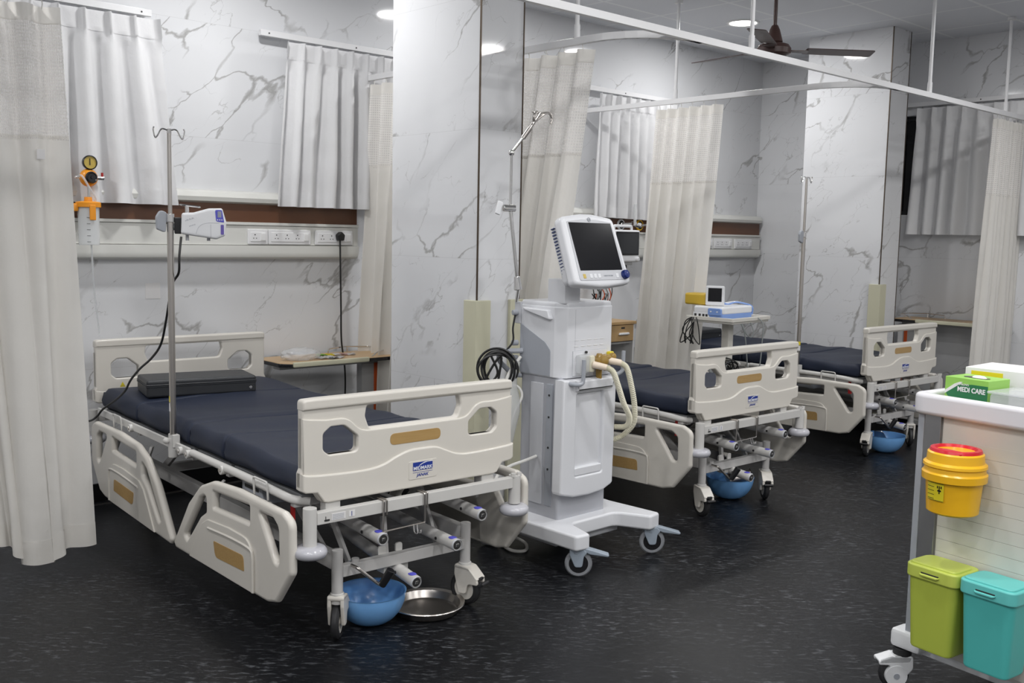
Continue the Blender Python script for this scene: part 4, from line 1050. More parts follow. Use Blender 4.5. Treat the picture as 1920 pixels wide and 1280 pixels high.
# hose support arm
b = MB(); A0 = Vector((3.115, 3.335, 1.17)); A1 = Vector((3.115, 3.325, 1.225)); A2 = Vector((3.07, 3.34, 1.595)); A3 = Vector((3.075, 3.345, 1.842)); A4 = Vector((3.128, 3.305, 1.93)); A5 = Vector((3.19, 3.285, 2.025))
b.cyl('chrome', A0, A1, .008); b.cyl('chrome', A1, A1.lerp(A2, .17), .021, .013, bev=.004); b.cyl('chrome', A1.lerp(A2, .15), A2, .0085); b.cyl('chrome', A2+Vector((-.035, .01, 0)), A2+Vector((.02, -.01, 0)), .016, bev=.003)
b.cyl('chrome', A2, A3, .0068); b.sphere('chrome', A3, .014); b.cyl('chrome', A3, A4, .006); b.cyl('steel', A3.lerp(A4, .75), A4.lerp(A5, .25), .011)
arm = b.build('support_arm', r)
b = MB(); b.box('white_plastic', A2+Vector((-.055, .016, 0)), (.03, .014, .062), .006, Matrix.Rotation(.3, 3, 'Y')); b.build('clamp_lever', arm)
b = MB(); b.cyl('steel', A4, A5, .008); 
for s in (-1, 1):
    q = A5+Vector((.01*s, 0, 0)); b.tube('steel', smooth_path([A4.lerp(A5, .5), A4.lerp(A5, .8)+Vector((.03*s, -.01, .012)), A5+Vector((.035*s, -.02, .0)), A5+Vector((.055*s, -.02, -.02)), A5+Vector((.048*s, -.02, -.045))], 5), .0045, 8)
b.tube('steel', smooth_path([A5+Vector((-.05, 0, .0)), A5, A5+Vector((.05, -.01, .004)), A5+Vector((.06, -.02, -.02))], 5), .0042, 8); b.build('hose_holder', arm)
def vcaster(x, y, rz):
    e = bpy.data.objects.new('caster', None); C.objects.link(e); e.parent = r; e.location = (x, y, 0); e.rotation_euler = (0, 0, rz)
    b = MB(); b.cyl('caster_bluegrey', (0, 0, .105), (0, 0, .135), .026, bev=.003)
    b.plate('caster_bluegrey', rp([(.028, .130, .01), (-.03, .130, .01), (-.05, .112, .01), (-.034, .095, .02), (-.028, .046, .014), (.004, .046, .014), (.028, .10, .02)], 5), -.024, -.012, 'yz', (), .004)
    b.plate('caster_bluegrey', rp([(.028, .130, .01), (-.03, .130, .01), (-.05, .112, .01), (-.034, .095, .02), (-.028, .046, .014), (.004, .046, .014), (.028, .10, .02)], 5), .012, .024, 'yz', (), .004)
    b.plate('caster_bluegrey', rp([(.028, .136, .01), (-.03, .136, .01), (-.145, .104, .006), (-.14, .094, .006), (-.06, .104, .03), (-.03, .118, .02), (.03, .122, .01)], 5), -.022, .022, 'yz', (), .005)
    b.build('fork', e)
    b = MB(); b.lathe('tyre_grey', [(.042, -.011), (.054, -.011), (.060, -.005), (.060, .005), (.054, .011), (.042, .011)], (0, -.012, .060), (1, 0, 0), 32)
    b.lathe('black_plastic', [(0, -.008), (.043, -.008), (.043, .008), (0, .008)], (0, -.012, .060), (1, 0, 0), 28); b.lathe('caster_bluegrey', [(0, -.016), (.012, -.016), (.012, .016), (0, .016)], (0, -.012, .060), (1, 0, 0), 20); b.build('wheel', e)
for x, y, a in ((3.078, 2.885, .80), (3.578, 2.885, .88), (3.065, 3.46, 1.2), (3.578, 3.46, 1.3)): vcaster(x, y, a)
# cables on the ventilator's side
r2_ = thing('coiled_cable', 'coil of black cable hung on the grey handle at the ventilator\'s left side', 'cable')
b = MB(); cc = Vector((3.015, 3.345, .865)); rnd = random.Random(4)
ax1 = Vector((.72, -.69, 0)); 
pts = []
for k in range(70):
    a = 2*PI*k/14; rr = .078+.010*math.sin(a*.37+1); pts.append(cc+ax1*math.cos(a)*rr*(1+.1*math.sin(k*.21))+Vector((0, 0, 1))*math.sin(a)*(rr+.012*math.sin(k*.13))+Vector((.69, .72, 0))*(.016*math.sin(k*.31)))
b.tube('cord_black', smooth_path(pts, 3), .0055, 8)
b.tube('cord_black', smooth_path([cc+Vector((-.03, .02, .07)), cc+Vector((.0, 0, -.02)), cc+Vector((-.04, .03, -.075)), cc+Vector((-.035, .03, -.03)), cc+Vector((.01, -.01, .06)), cc+Vector((.0, 0, -.08))], 6), .0055, 8)
b.tube('cord_black', smooth_path([cc+Vector((.02, 0, .06)), cc+Vector((.08, -.01, .12)), Vector((3.105, 3.345, 1.05)), Vector((3.125, 3.35, 1.12))], 6), .0045, 8)
b.build('cable', r2_)
r2_ = thing('white_cord', 'white power cord looping on the dark floor behind the ventilator wheels', 'power cord')
b = MB()
b.tube('cord_white', smooth_path([(3.13, 3.2, .47), (3.05, 3.19, .462), (2.96, 3.19, .450), (2.90, 3.2, .420), (2.862, 3.2, .35), (2.88, 3.24, .24), (2.97, 3.32, .16), (3.10, 3.41, .10), (3.17, 3.40, .045), (3.20, 3.33, .014), (3.13, 3.26, .010), (3.085, 3.31, .010), (3.14, 3.46, .010), (3.26, 3.63, .010)], 8), .0075, 8)
b.build('cord', r2_)
r2_ = thing('tubing_bag', 'clear plastic bag of white tubing hanging at the ventilator\'s left side', 'plastic bag')
def onx(x): return x
b = MB(); bm_pts = [(3.10, 3.30, .90), (3.065, 3.315, .80), (3.06, 3.30, .70), (3.045, 3.30, .60), (3.045, 3.30, .50)]
b.tube('clear_bag', smooth_path(bm_pts, 5), lambda t: .012+.032*math.sin(PI*min(1, t*.95)), 12); b.build('bag', r2_)
b = MB(); b.tube('cord_white', smooth_path([(3.115, 3.30, .92), (3.05, 3.31, .84), (3.03, 3.30, .76), (3.045, 3.285, .68), (3.01, 3.29, .56), (3.00, 3.29, .50)], 6), .008, 8)
b.tube('cord_white', smooth_path([(3.05, 3.31, .79), (3.09, 3.29, .785), (3.10, 3.27, .74), (3.06, 3.28, .66), (3.03, 3.28, .56), (3.01, 3.285, .51)], 6), .006, 8); b.build('tubing', r2_)

# ================================================================ WALL MONITOR
r = thing('patient_monitor', 'small white patient monitor with a dark screen on the wall, left of the narrow curtain', 'patient monitor')
b = MB(); b.plate('white_plastic', rp([(5.735, 1.285, .02), (6.018, 1.285, .02), (6.022, 1.532, .015), (5.72, 1.532, .015)], 5), 5.05, 5.12, 'xz', (), .012); b.build('monitor_body', r)
b = MB(); b.plate('screen_black', rrect(5.738, 1.338, 6.008, 1.518, .006), 5.0475, 5.055, 'xz', (), .001); b.plate('screen_grey', rrect(5.748, 1.350, 5.998, 1.505, .002), 5.0465, 5.055, 'xz', (), .0005); b.build('screen', r)
b = MB(); b.lathe('white_plastic', [(.018, 0), (.018, .015), (.012, .02), (0, .02)], (5.99, 5.05, 1.308), (0, -1, 0)); b.build('knob', r)
b = MB(); b.tube('white_plastic', rp_path([(5.75, 5.085, 1.53), (5.75, 5.085, 1.562), (5.955, 5.085, 1.562), (5.955, 5.085, 1.53)], .02), .011, 10); b.build('handle', r)
b = MB(); b.bar('leg_grey', (5.88, 5.12, 1.42), (5.88, 5.29, 1.42), .05, .05, .004); b.build('wall_arm', r)
b = MB(); b.bx('leg_grey', 5.82, 5.95, 5.06, 5.13, 1.262, 1.284, .004); b.bx('rubber', 5.85, 5.90, 5.07, 5.11, 1.235, 1.262, .004); b.build('bracket', r)
r = thing('sensor_cables', 'tangle of dark sensor leads hanging below the wall monitor', 'cable')
b = MB(); rnd = random.Random(8)
for k in range(9):
    x = 5.50+.022*k; pts = [(5.80, 5.09, 1.262), (x+.1, 5.06, 1.22), (x+rnd.uniform(-.03, .03), 5.04, 1.14), (x+rnd.uniform(-.06, .06), 5.03, 1.04), (x+rnd.uniform(-.05, .05), 5.04, .96), (x+rnd.uniform(-.06, .06), 5.05, 1.05)]
    b.tube(('cord_black', 'cord_black', 'cord_grey', 'orange_stripe')[k % 4], smooth_path(pts, 5), .004, 6)
b.build('leads', r)
b = MB()
for x, m_ in ((6.10, 'white_plastic'),):
    b.cyl('clear', (x+.03, 5.20, 1.60), (x+.03, 5.20, 1.74), .012); b.box('chrome', (x+.03, 5.21, 1.585), (.04, .03, .035), .005); b.cyl('chrome', (x+.03, 5.21, 1.585), (x-.03, 5.27, 1.578), .010); b.cyl('chrome', (x+.04, 5.205, 1.575), (x+.085, 5.20, 1.565), .014, bev=.003); b.cyl('white_plastic', (x+.075, 5.2, 1.58), (x+.075, 5.18, 1.58), .012)
tag(b.build('flow_meter'), 'clear oxygen flow meter plugged into a white outlet above the wall monitor', 'flow meter')

# ================================================================ BEDSIDE CABINET
r = thing('bedside_cabinet', 'wooden bedside cabinet with one drawer standing right of the ventilator', 'cabinet')
x0, x1, y0, y1 = 5.36, 5.795, 4.88, 5.26
b = MB(); b.bx('white_paint', x0, x0+.018, y0+.005, y1, .05, .825, .002); b.bx('white_paint', x1-.018, x1, y0+.005, y1, .05, .825, .002); b.bx('leg_grey', x0+.018, x1-.018, y1-.02, y1, .06, .825); b.bx('leg_grey', x0+.018, x1-.018, y0+.01, y1, .06, .08); b.bx('leg_grey', x0+.018, x1-.018, y0+.02, y1, .68, .695)
for px in (x0+.03, x1-.03):
    for py in (y0+.04, y1-.04): b.cyl('rubber', (px, py, 0), (px, py, .055), .02, seg=12)
b.build('carcass', r)
b = MB(); b.bx('wood_drawer', x0-.005, x1+.005, y0-.01, y1, .8255, .848, .003); b.build('top', r)
b = MB(); b.bx('wood_drawer', x0+.018, x1-.018, y0, y0+.02, .70, .822, .003); d_ = b.build('drawer', r)
b = MB(); b.plate('white_plastic', rp([(5.60, .748, .008), (5.72, .748, .008), (5.71, .765, .008), (5.61, .765, .008)]), y0-.018, y0, 'xz', (), .005); b.build('handle', d_)
b = MB(); b.bx('hole_dark', 5.635, 5.675, y0-.0015, y0, .793, .806, .0005); b.build('lock', d_)

# ================================================================ OVERBED TABLES
def overbed(loc, rz, top_z, label, L=.78, flip=False):
    T = Matrix.Translation((L, 0, 0)) @ Matrix.Diagonal((-1, 1, 1, 1)) if flip else None
    r = thing('overbed_table', label, 'overbed table', loc, rz, 'beech overbed tables')
    b = MB(T); o = rp([(0, .06, .02), (.05, 0, .02), (L, 0, .03), (L, .36, .03), (0, .36, .03)], 4)
    b.plate('black_plastic', o, top_z-.024, top_z-.003, 'xy', (), .004); b.plate('wood_beech', [(p[0]*.99+.004, p[1]*.985+.003) for p in o], top_z-.008, top_z, 'xy', (), .001); b.build('table_top', r)
    b = MB(T); b.bx('guard_cream', .06, .57, -.014, .010, top_z-.022, top_z+.006, .006)
    b.build('edge_strip', r)
    b = MB(T); z = top_z
    b.tube('chrome', rp_path([(.47, .30, z), (.47, .30, z+.03), (.62, .335, z+.035), (.765, .30, z+.03), (.765, .10, z+.03), (.66, .04, z+.028), (.62, .04, z)], .02), .004, 8)
    b.cyl('chrome', (.62, .32, z), (.62, .32, z+.033), .005, seg=8); b.cyl('chrome', (.76, .2, z), (.76, .2, z+.03), .005, seg=8); b.build('guard_rail', r)
    b = MB(T); b.bx('leg_grey', .04, L-.04, .12, .20, top_z-.05, top_z-.024, .004); b.build('support_bar', r)
    b = MB(T); b.bx('leg_grey', L-.18, L-.01, .12, .18, .07, top_z-.05, .004); b.bx('white_paint', L-.055, L-.015, .112, .122, .07, top_z-.05, .002); b.build('column', r)
    b = MB(T); b.bx('orange_stripe', L-.092, L-.067, .112, .121, .07, top_z-.05, .001); b.build('orange_strip', r)
    b = MB(T); b.bx('leg_grey', .10, L-.04, .02, .06, .03, .07, .004); b.bx('leg_grey', .10, L-.04, .28, .32, .03, .07, .004); b.bx('leg_grey', L-.2, L-.1, .02, .32, .03, .075, .004)
    for x in (.12, L-.06):
        for y in (.04, .30): b.cyl('rubber', (x, y-.01, .02), (x, y+.01, .02), .02, seg=14)
    b.build('base', r)
    return r
overbed((2.845, 4.965, 0), -.02, .722, 'beech overbed table with an orange stripe on its leg, behind the nearest bed')
overbed((7.68, 3.80, 0), -PI/2, .87, 'beech overbed table against the far end wall, below the black window', flip=True)
# things on the near table
bm = bmesh.new(); bmesh.ops.create_icosphere(bm, subdivisions=4, radius=1)
rnd = random.Random(3)
from mathutils import noise as mnoise
for v in bm.verts:
    c = v.co.copy(); n = mnoise.noise(c*2.6)*.16+mnoise.noise(c*7)*.05
    v.co = Vector((c.x*.115*(1+n), c.y*.065*(1+n), max(-.032, c.z*.042*(1+n))))
me = bpy.data.meshes.new('packet'); bm.to_mesh(me); bm.free(); me.materials.append(M['clear_bag']); me.polygons.foreach_set('use_smooth', [True]*len(me.polygons))
o = bpy.data.objects.new('plastic_packet', me); C.objects.link(o); o.location = (3.03, 5.09, .7545); o.rotation_euler = (0, 0, -.15); tag(o, 'crumpled clear plastic packet on the overbed table behind the nearest bed', 'plastic packet')
def sachet(x, y, z, rz, w_, h_, cols, label):
    bm = bmesh.new(); n = 10; V = []
    for j in range(n+1):
        V.append([bm.verts.new((w_*(i/n-.5), h_*(j/n-.5), .006+.005*math.sin(i*.9)*math.cos(j*.8)+.003*math.sin(i*j*.3))) for i in range(n+1)])
    for j in range(n):
        for i in range(n):
            f = bm.faces.new((V[j][i], V[j][i+1], V[j+1][i+1], V[j+1][i])); f.material_index = min(len(cols)-1, i*len(cols)//n)
    bmesh.ops.solidify(bm, geom=bm.faces[:], thickness=.003)
    me = bpy.data.meshes.new('sachet'); bm.to_mesh(me); bm.free()
    for c in cols: me.materials.append(M[c])
    o = bpy.data.objects.new('sachet', me); C.objects.link(o); o.location = (x, y, z); o.rotation_euler = (0, 0, rz); tag(o, label, 'packet')
sachet(3.19, 5.07, .7235, .1, .13, .09, ['paper', 'paper', 'paper'], 'flat white paper packet lying beside the crumpled plastic packet')
sachet(3.27, 5.17, .7235, -.25, .15, .07, ['box_green', 'label_yellow', 'paper'], 'green and yellow printed sachet on the overbed table')
sachet(3.24, 5.03, .7235, .3, .12, .04, ['cord_grey', 'paper'], 'slim grey packet lying in front of the green sachet')
sachet(3.385, 5.14, .7235, -.4, .10, .05, ['paper_pink', 'paper'], 'pinkish folded packet lying next to the green and yellow sachet')

# ================================================================ DEVICE TROLLEY BETWEEN BEDS
TX, TY, TT = 5.40, 3.735, .958
r = thing('device_trolley', 'white pedestal trolley with a tray standing between the two far beds', 'trolley')
b = MB(); b.plate('cart_cream', rp([(5.395, 3.73, .01), (5.86, 3.76, .01), (5.86, 4.05, .01), (5.60, 4.10, .01), (5.385, 4.08, .01)]), .925, .948, 'xy', (), .006)
b.plate('cart_cream', rp([(5.385, 3.72, .012), (5.87, 3.75, .012), (5.87, 4.09, .012), (5.375, 4.09, .012)]), .940, .965, 'xy', (rp([(5.405, 3.74, .01), (5.85, 3.77, .01), (5.85, 4.07, .01), (5.395, 4.07, .01)]),), .003); b.build('tray', r)
b = MB(); b.bx('cart_cream', 5.545, 5.605, 3.86, 3.92, .10, .93, .01); b.build('pedestal', r)
b = MB(); b.bar('cart_cream', (5.35, 3.70, .095), (5.80, 4.08, .095), .05, .04, .01); b.bar('cart_cream', (5.35, 4.08, .095), (5.80, 3.70, .095), .05, .04, .01); b.build('base', r)
for x, y in ((5.35, 3.70), (5.80, 4.08), (5.35, 4.08), (5.80, 3.70)):
    b = MB(); b.lathe('rubber', [(0, -.012), (.034, -.012), (.037, 0), (.034, .012), (0, .012)], (x, y, .0375), (1, .3, 0), 20); b.cyl('leg_grey', (x, y, .05), (x, y, .08), .012); b.build('caster', r)
r = thing('ecg_machine', 'white and blue ECG machine lying on the trolley tray', 'ECG machine', (-.015, .045, .951))
b = MB(); o = rp([(5.415, 3.76, .03), (5.79, 3.785, .03), (5.79, 4.02, .03), (5.41, 4.00, .02)], 5)
b.plate('ecg_blue', o, .0, .035, 'xy', (), .008); b.plate('white_plastic', o, .032, .082, 'xy', (), .014); b.bx('white_plastic', 5.41, 5.43, 3.87, 4.0, .005, .04, .002); b.build('body', r)
b = MB(); b.plate('ecg_blue', rp([(3.775, .025, .01), (3.878, .025, .01), (3.878, .072, .012), (3.775, .072, .012)], 4), 5.404, 5.43, 'yz', (), .004); b.plate('white_plastic', [(3.795, .05), (3.803, .056), (3.811, .05), (3.803, .044)], 5.4025, 5.41, 'yz', (), 0); b.plate('white_plastic', [(3.845, .05), (3.853, .056), (3.861, .05), (3.853, .044)], 5.4025, 5.41, 'yz', (), 0); b.build('front_cover', r)
b = MB()
for y in (3.89, 3.915, 3.945, 3.98): b.bx('hole_dark', 5.4075, 5.412, y-.008, y+.008, .014, .030)
b.build('port', r)
b = MB(); b.box('white_plastic', (5.49, 3.885, .150), (.022, .125, .130), .008, Matrix.Rotation(.45, 3, 'Z')); b.build('screen_housing', r)
b = MB(); b.box('screen_black', (5.4805, 3.8804, .156), (.004, .090, .090), .001, Matrix.Rotation(.45, 3, 'Z')); b.build('screen', r)
b = MB(); b.tube('ecg_blue', smooth_path([(5.60, 3.98, .08), (5.64, 3.96, .105), (5.68, 3.92, .085), (5.72, 3.88, .10), (5.78, 3.84, .09), (5.80, 3.80, .07), (5.80, 3.80, .02)], 5), .006, 8); b.tube('white_plastic', smooth_path([(5.70, 3.98, .085), (5.77, 3.90, .10), (5.81, 3.83, .07), (5.80, 3.82, .02)], 5), .005, 8); b.build('lead_wires', r)
b = MB(); b.box('yellow_box', (5.50, 4.075, 1.073), (.13, .16, .078), .015, .15, 3); tag(b.build('yellow_case'), 'yellow case lying behind the small screen of the ECG machine', 'case')
r = thing('trolley_cables', 'black and grey leads hanging from the tray of the device trolley', 'cable')
b = MB(); rnd = random.Random(5)
for k in range(5):
    y = 4.03+rnd.uniform(-.05, .05); b.tube('cord_black', smooth_path([(5.39, 4.02, .965), (5.36, y, .93), (5.355, y+rnd.uniform(-.04, .05), .86), (5.36, y+rnd.uniform(-.05, .05), .78), (5.37, y+rnd.uniform(-.05, .05), .84), (5.375, 4.02, .925)], 6), .0038, 6)
b.tube('cord_grey', smooth_path([(5.70, 3.745, .96), (5.70, 3.70, .92), (5.685, 3.69, .80), (5.66, 3.69, .62), (5.60, 3.72, .50), (5.55, 3.70, .60), (5.50, 3.70, .85), (5.48, 3.72, .93)], 8), .004, 6)
b.tube('cord_grey', smooth_path([(5.50, 3.73, .93), (5.53, 3.71, .86), (5.57, 3.70, .84), (5.61, 3.71, .87), (5.62, 3.74, .93)], 8), .004, 6)
b.build('leads', r)
r = thing('cable_heap', 'tangle of dark cables bunched at the foot of the device trolley pedestal', 'cable')
b = MB(); rnd = random.Random(12)
for k in range(12):
    c = Vector((5.50+rnd.uniform(-.08, .10), 3.84, .60)); pts = []
    for q in range(9):
        a = 2*PI*q/8*1.3+k; pts.append(c+Vector((math.cos(a)*.07, rnd.uniform(-.03, .03)-.0, math.sin(a)*.075+rnd.uniform(-.02, .02))))
    b.tube(('cord_black', 'cord_black', 'cord_grey')[k % 3], smooth_path(pts, 5), .0042, 6)
b.bx('cord_black', 5.44, 5.62, 3.80, 3.86, .50, .54, .008); b.bar('cord_black', (5.52, 3.83, .58), (5.58, 3.875, .60), .01, .05, .002)
b.build('leads', r)

# ================================================================ CEILING FAN
FX, FY, FZ = 5.22, 3.40, 2.60
r = thing('ceiling_fan', 'brown three-bladed ceiling fan hanging on a long rod', 'ceiling fan', (FX, FY, 0))
b = MB(); b.cyl('fan_brown', (0, 0, FZ+.10), (0, 0, CEIL-.03), .0115); b.lathe('fan_brown', [(.0, CEIL-.08), (.03, CEIL-.08), (.06, CEIL-.02), (.06, CEIL-.001), (0, CEIL-.001)]); b.build('rod', r)
b = MB(); b.lathe('fan_brown', [(0, FZ+.135), (.018, FZ+.135), (.030, FZ+.11), (.047, FZ+.05), (.050, FZ+.04), (.045, FZ+.036), (0, FZ+.036)]); b.build('canopy_cup', r)
b = MB(); b.lathe('fan_brown', [(0, FZ+.04), (.03, FZ+.04), (.085, FZ+.022), (.10, FZ), (.098, FZ-.03), (.06, FZ-.052), (0, FZ-.06)]); b.build('motor', r)
for k, a in enumerate((-36, 84, 204)):
    R_ = Matrix.Rotation(math.radians(a), 4, 'Z')
    b = MB(R_); b.plate('fan_brown', rp([(.10, -.022, .005), (.20, -.04, .01), (.22, .04, .01), (.10, .022, .005)]), FZ-.012, FZ-.006, 'xy', (), .001)
    b.plate('fan_brown', rp([(.19, -.045, .01), (.61, -.055, .02), (.62, .055, .02), (.19, .05, .01)]), -.002, .002, 'xy', (), .0008, T=Matrix.Translation((0, 0, FZ-.004)) @ Matrix.Rotation(-.16, 4, 'X'))
    b.build('blade', r)

# ================================================================ CART
c0 = Vector((3.12, 1.42, 0)); ang = math.atan2(.136, .99)
# local frame: +x into the cart (away from the camera side), +y away along the end face
r = thing('medical_cart', 'white medical cart with drawers side panel at the right edge', 'cart', c0, -ang)
def cl(b): return b
W_, D_ = .62, .55     # face runs to -y; body extends to +x
b = MB(); b.bx('cart_cream', .006, D_, -W_, -.004, .16, .93, .004)
b.build('body', r)
b = MB()
z = .175
b.bx('cart_cream', -.003, .01, -W_+.03, -.080, .862, .930, .002)
while z < .85:
    b.bx('cart_cream', -.003, .01, -W_+.03, -.080, z, z+.0400, .0009); z += .0405
b.build('side_panel', r)
b = MB(); b.bx('aluminium', -.008, .03, -.074, -.018, .165, .935, .003); b.bx('vent_grey', -.010, .03, -.018, .004, .165, .935, .003); b.build('corner_profile', r)
b = MB(); o = rp([(-.035, .022, .05), (D_+.02, .022, .05), (D_+.02, -W_-.02, .05), (-.035, -W_-.02, .05)], 6)
b.plate('cart_slab', o, .932, 1.0, 'xy', (rp([(.0, -.015, .03), (D_-.01, -.015, .03), (D_-.01, -W_+.015, .03), (.0, -W_+.015, .03)]),), .014); b.plate('cart_slab', [(.0, -.01), (D_-.01, -.01), (D_-.01, -W_+.01), (.0, -W_+.01)], .94, .958, 'xy', (), .002); b.build('tray_top', r)
b = MB(); b.bx('label_yellow', .06, .09, .006, .016, .83, .93, .004); b.build('yellow_tab', r)
b = MB(); b.bx('white_plastic', -.025, .06, -.06, .050, .142, .205, .014); b.bx('white_plastic', .02, D_, -W_, -.02, .13, .165, .006); b.build('foot_frame', r)
def ccaster(x, y, rz):
    e = bpy.data.objects.new('caster', None); C.objects.link(e); e.parent = r; e.location = (x, y, 0); e.rotation_euler = (0, 0, rz)
    b = MB(); b.cyl('rubber', (0, 0, .115), (0, 0, .14), .030, bev=.003)
    sd = rp([(.028, .118, .01), (-.035, .118, .02), (-.085, .100, .008), (-.082, .086, .006), (-.045, .086, .01), (-.05, .03, .02), (-.01, .025, .02), (.03, .075, .02)], 5)
    b.plate('white_plastic', sd, -.028, -.018, 'yz', (), .004); b.plate('white_plastic', sd, .018, .028, 'yz', (), .004); b.plate('white_plastic', rp([(.028, .118, .01), (-.035, .118, .02), (-.085, .100, .008), (-.08, .09, .006), (.02, .095, .02)], 4), -.028, .028, 'yz', (), .004); b.build('fork', e)
    b = MB(); b.lathe('rubber', [(.038, -.016), (.046, -.014), (.05, 0), (.046, .014), (.038, .016)], (0, -.025, .05), (1, 0, 0), 28); b.lathe('white_plastic', [(0, -.030), (.020, -.030), (.036, -.0295), (.036, .0295), (0, .030)], (0, -.025, .05), (1, 0, 0), 28); b.lathe('vent_grey', [(0, -.0315), (.010, -.0315), (.010, .0315), (0, .0315)], (0, -.025, .05), (1, 0, 0), 16); b.build('wheel', e)
ccaster(.005, .018, -2.19); ccaster(D_-.04, -.04, .5); ccaster(.03, -W_+.04, .4); ccaster(D_-.04, -W_+.04, .2)
CT = Matrix.Translation(c0) @ Matrix.Rotation(-ang, 4, 'Z')
# sharps container
r = thing('sharps_container', 'yellow sharps bucket with a red ring lid hung on the side of the cart', 'sharps container'); r.matrix_world = CT @ Matrix.Translation((-.098, -.184, .662))
b = MB(); b.lathe('sharps_yellow', [(0, 0), (.066, 0), (.074, .006), (.082, .12), (.082, .13)], seg=40); b.build('bucket', r)
b = MB(); b.lathe('sharps_yellow', [(.080, .100), (.092, .104), (.093, .125), (.088, .130), (.086, .142), (.091, .146), (.090, .154), (.082, .160), (.080, .185), (.074, .190), (.05, .191), (0, .188)], seg=40); b.build('lid', r)
b = MB(); b.lathe('sharps_red', [(.055, .190), (.060, .199), (.072, .198), (.075, .190), (.072, .187)], seg=40); b.plate('sharps_red', rp([(-.06, -.05, .01), (-.02, -.058, .02), (-.015, .02, .02), (-.03, .055, .01), (-.06, .02, .02)], 4), .189, .194, 'xy', (), .001); b.build('red_ring', r)
b = MB()
tb = bmesh.new(); R0 = .0795
def curved(m, a0, a1, z0, z1, off, rad0=.0755, rad1=.0800):
    t = bmesh.new(); n = 10; A = []; B = []
    for k in range(n+1):
        a = a0+(a1-a0)*k/n
        ra = rad0+(rad1-rad0)*(z0/.12)+off; rb = rad0+(rad1-rad0)*(z1/.12)+off
        A.append(t.verts.new((math.cos(a)*ra, math.sin(a)*ra, z0))); B.append(t.verts.new((math.cos(a)*rb, math.sin(a)*rb, z1)))
    for k in range(n): t.faces.new((A[k], A[k+1], B[k+1], B[k]))
    return t
la, lb = math.radians(150), math.radians(192)
b.add(curved('x', la, lb, .045, .10, .0032), 'label_yellow')
for q in range(4): b.add(curved('x', la+.02, lb-.38, .05+.012*q, .0515+.012*q, .0040), 'black_plastic')
for z_ in (.046, .098): b.add(curved('x', la+.01, lb-.01, z_, z_+.001, .0040), 'black_plastic')
b.add(curved('x', lb-.24, lb-.10, .075, .080, .0040), 'black_plastic'); b.add(curved('x', lb-.19, lb-.15, .068, .092, .0040), 'black_plastic'); b.add(curved('x', lb-.26, lb-.22, .084, .092, .0040), 'black_plastic'); b.add(curved('x', lb-.12, lb-.08, .084, .092, .0040), 'black_plastic')
b.build('biohazard_label', r); tb.free()
b = MB(); b.bx('aluminium', .080, .094, -.05, .05, .09, .12, .002); b.build('hanging_bracket', r)
# pedal-less hanging bins
def cbin(y0, body, lid, label):
    r = thing('waste_bin', label, 'bin', group='lidded plastic bins hung on the cart'); r.matrix_world = CT @ Matrix.Translation((-.010, y0, .218))
    w2 = .083; dpt = .135
    tb = bmesh.new(); rings = []
    for z, k in ((0, .80), (.006, .83), (.235, .97), (.24, .97)):
        ring = [tb.verts.new((-dpt/2+(p[0])*k, p[1]*k, z)) for p in rrect(-dpt/2, -w2, dpt/2, w2, .028)]; rings.append(ring)
    for a, c in zip(rings, rings[1:]):
        n = len(a)
        for k in range(n): tb.faces.new((a[k], a[(k+1) % n], c[(k+1) % n], c[k]))
    tb.faces.new(rings[0][::-1]); tb.faces.new(rings[-1]); bmesh.ops.recalc_face_normals(tb, faces=tb.faces)
    b = MB(); b.add(tb, body); b.build('bin_body', r)
    T = Matrix.Translation((-dpt/2, 0, 0))
    b = MB(); b.plate(lid, rrect(-dpt/2-.005, -w2-.004, dpt/2, w2+.004, .030), .225, .268, 'xy', (), .006, T=T); b.plate(lid, rrect(-dpt/2+.004, -w2+.006, dpt/2-.03, w2-.006, .022), .262, .274, 'xy', (), .004, T=T)
    lo = b.build('lid', r)
    b = MB(); b.plate('hole_dark', rp([(-.032, .2505, .002), (.032, .2505, .002), (.026, .244, .004), (-.026, .244, .004)], 3), -dpt-.0062, -dpt-.002, 'yz', (), .0003); b.plate(lid, rp([(-.034, .246, .002), (.034, .246, .002), (.026, .238, .01), (-.026, .238, .01)], 4), -dpt-.012, -dpt, 'yz', (), .003); b.build('grip', lo)
    return r
cbin(-.156, 'bin_green', 'bin_green_lid', 'lime green lidded bin hung on the side of the cart')
cbin(-.333, 'bin_teal', 'bin_teal_lid', 'turquoise lidded bin hung on the cart, right of the green bin')
# boxes on the cart
def onbox(name, c, d, rz, m, label, cat):
    r = thing(name, label, cat); r.matrix_world = CT @ Matrix.Translation((c[0], c[1], .959)) @ Matrix.Rotation(rz, 4, 'Z')
    b = MB(); b.box(m, (0, 0, d[2]/2), d, .002); b.build('carton', r); return r
gx = (.105, -.120)
r = onbox('glove_box', gx, (.12, .145, .095), -.02, 'box_green', 'green glove box standing on the cart with white and green front', 'box')
b = MB(); b.plate('box_dark_green', [(-.0715, .004), (.035, .004), (.066, .040), (.062, .055), (.045, .070), (-.020, .078), (-.0715, .078)], -.0612, -.059, 'yz', (), 0); b.plate('paper', [(.071, .040), (.071, .050), (.040, .074), (.022, .082), (.012, .082), (.045, .058)], -.0616, -.059, 'yz', (), 0); b.build('printed_panel', r)
fm = face_mtx((-.0617, -.018, .059), (0, -1, 0), (0, 0, 1))
text('box_lettering', 'MEDI CARE', .021, 'paper', fm, r, .0006, .88)
text('box_lettering', "RAMSON'S", .009, 'paper', face_mtx((-.0617, .012, .0745), (0, -1, 0), (0, 0, 1)), r)
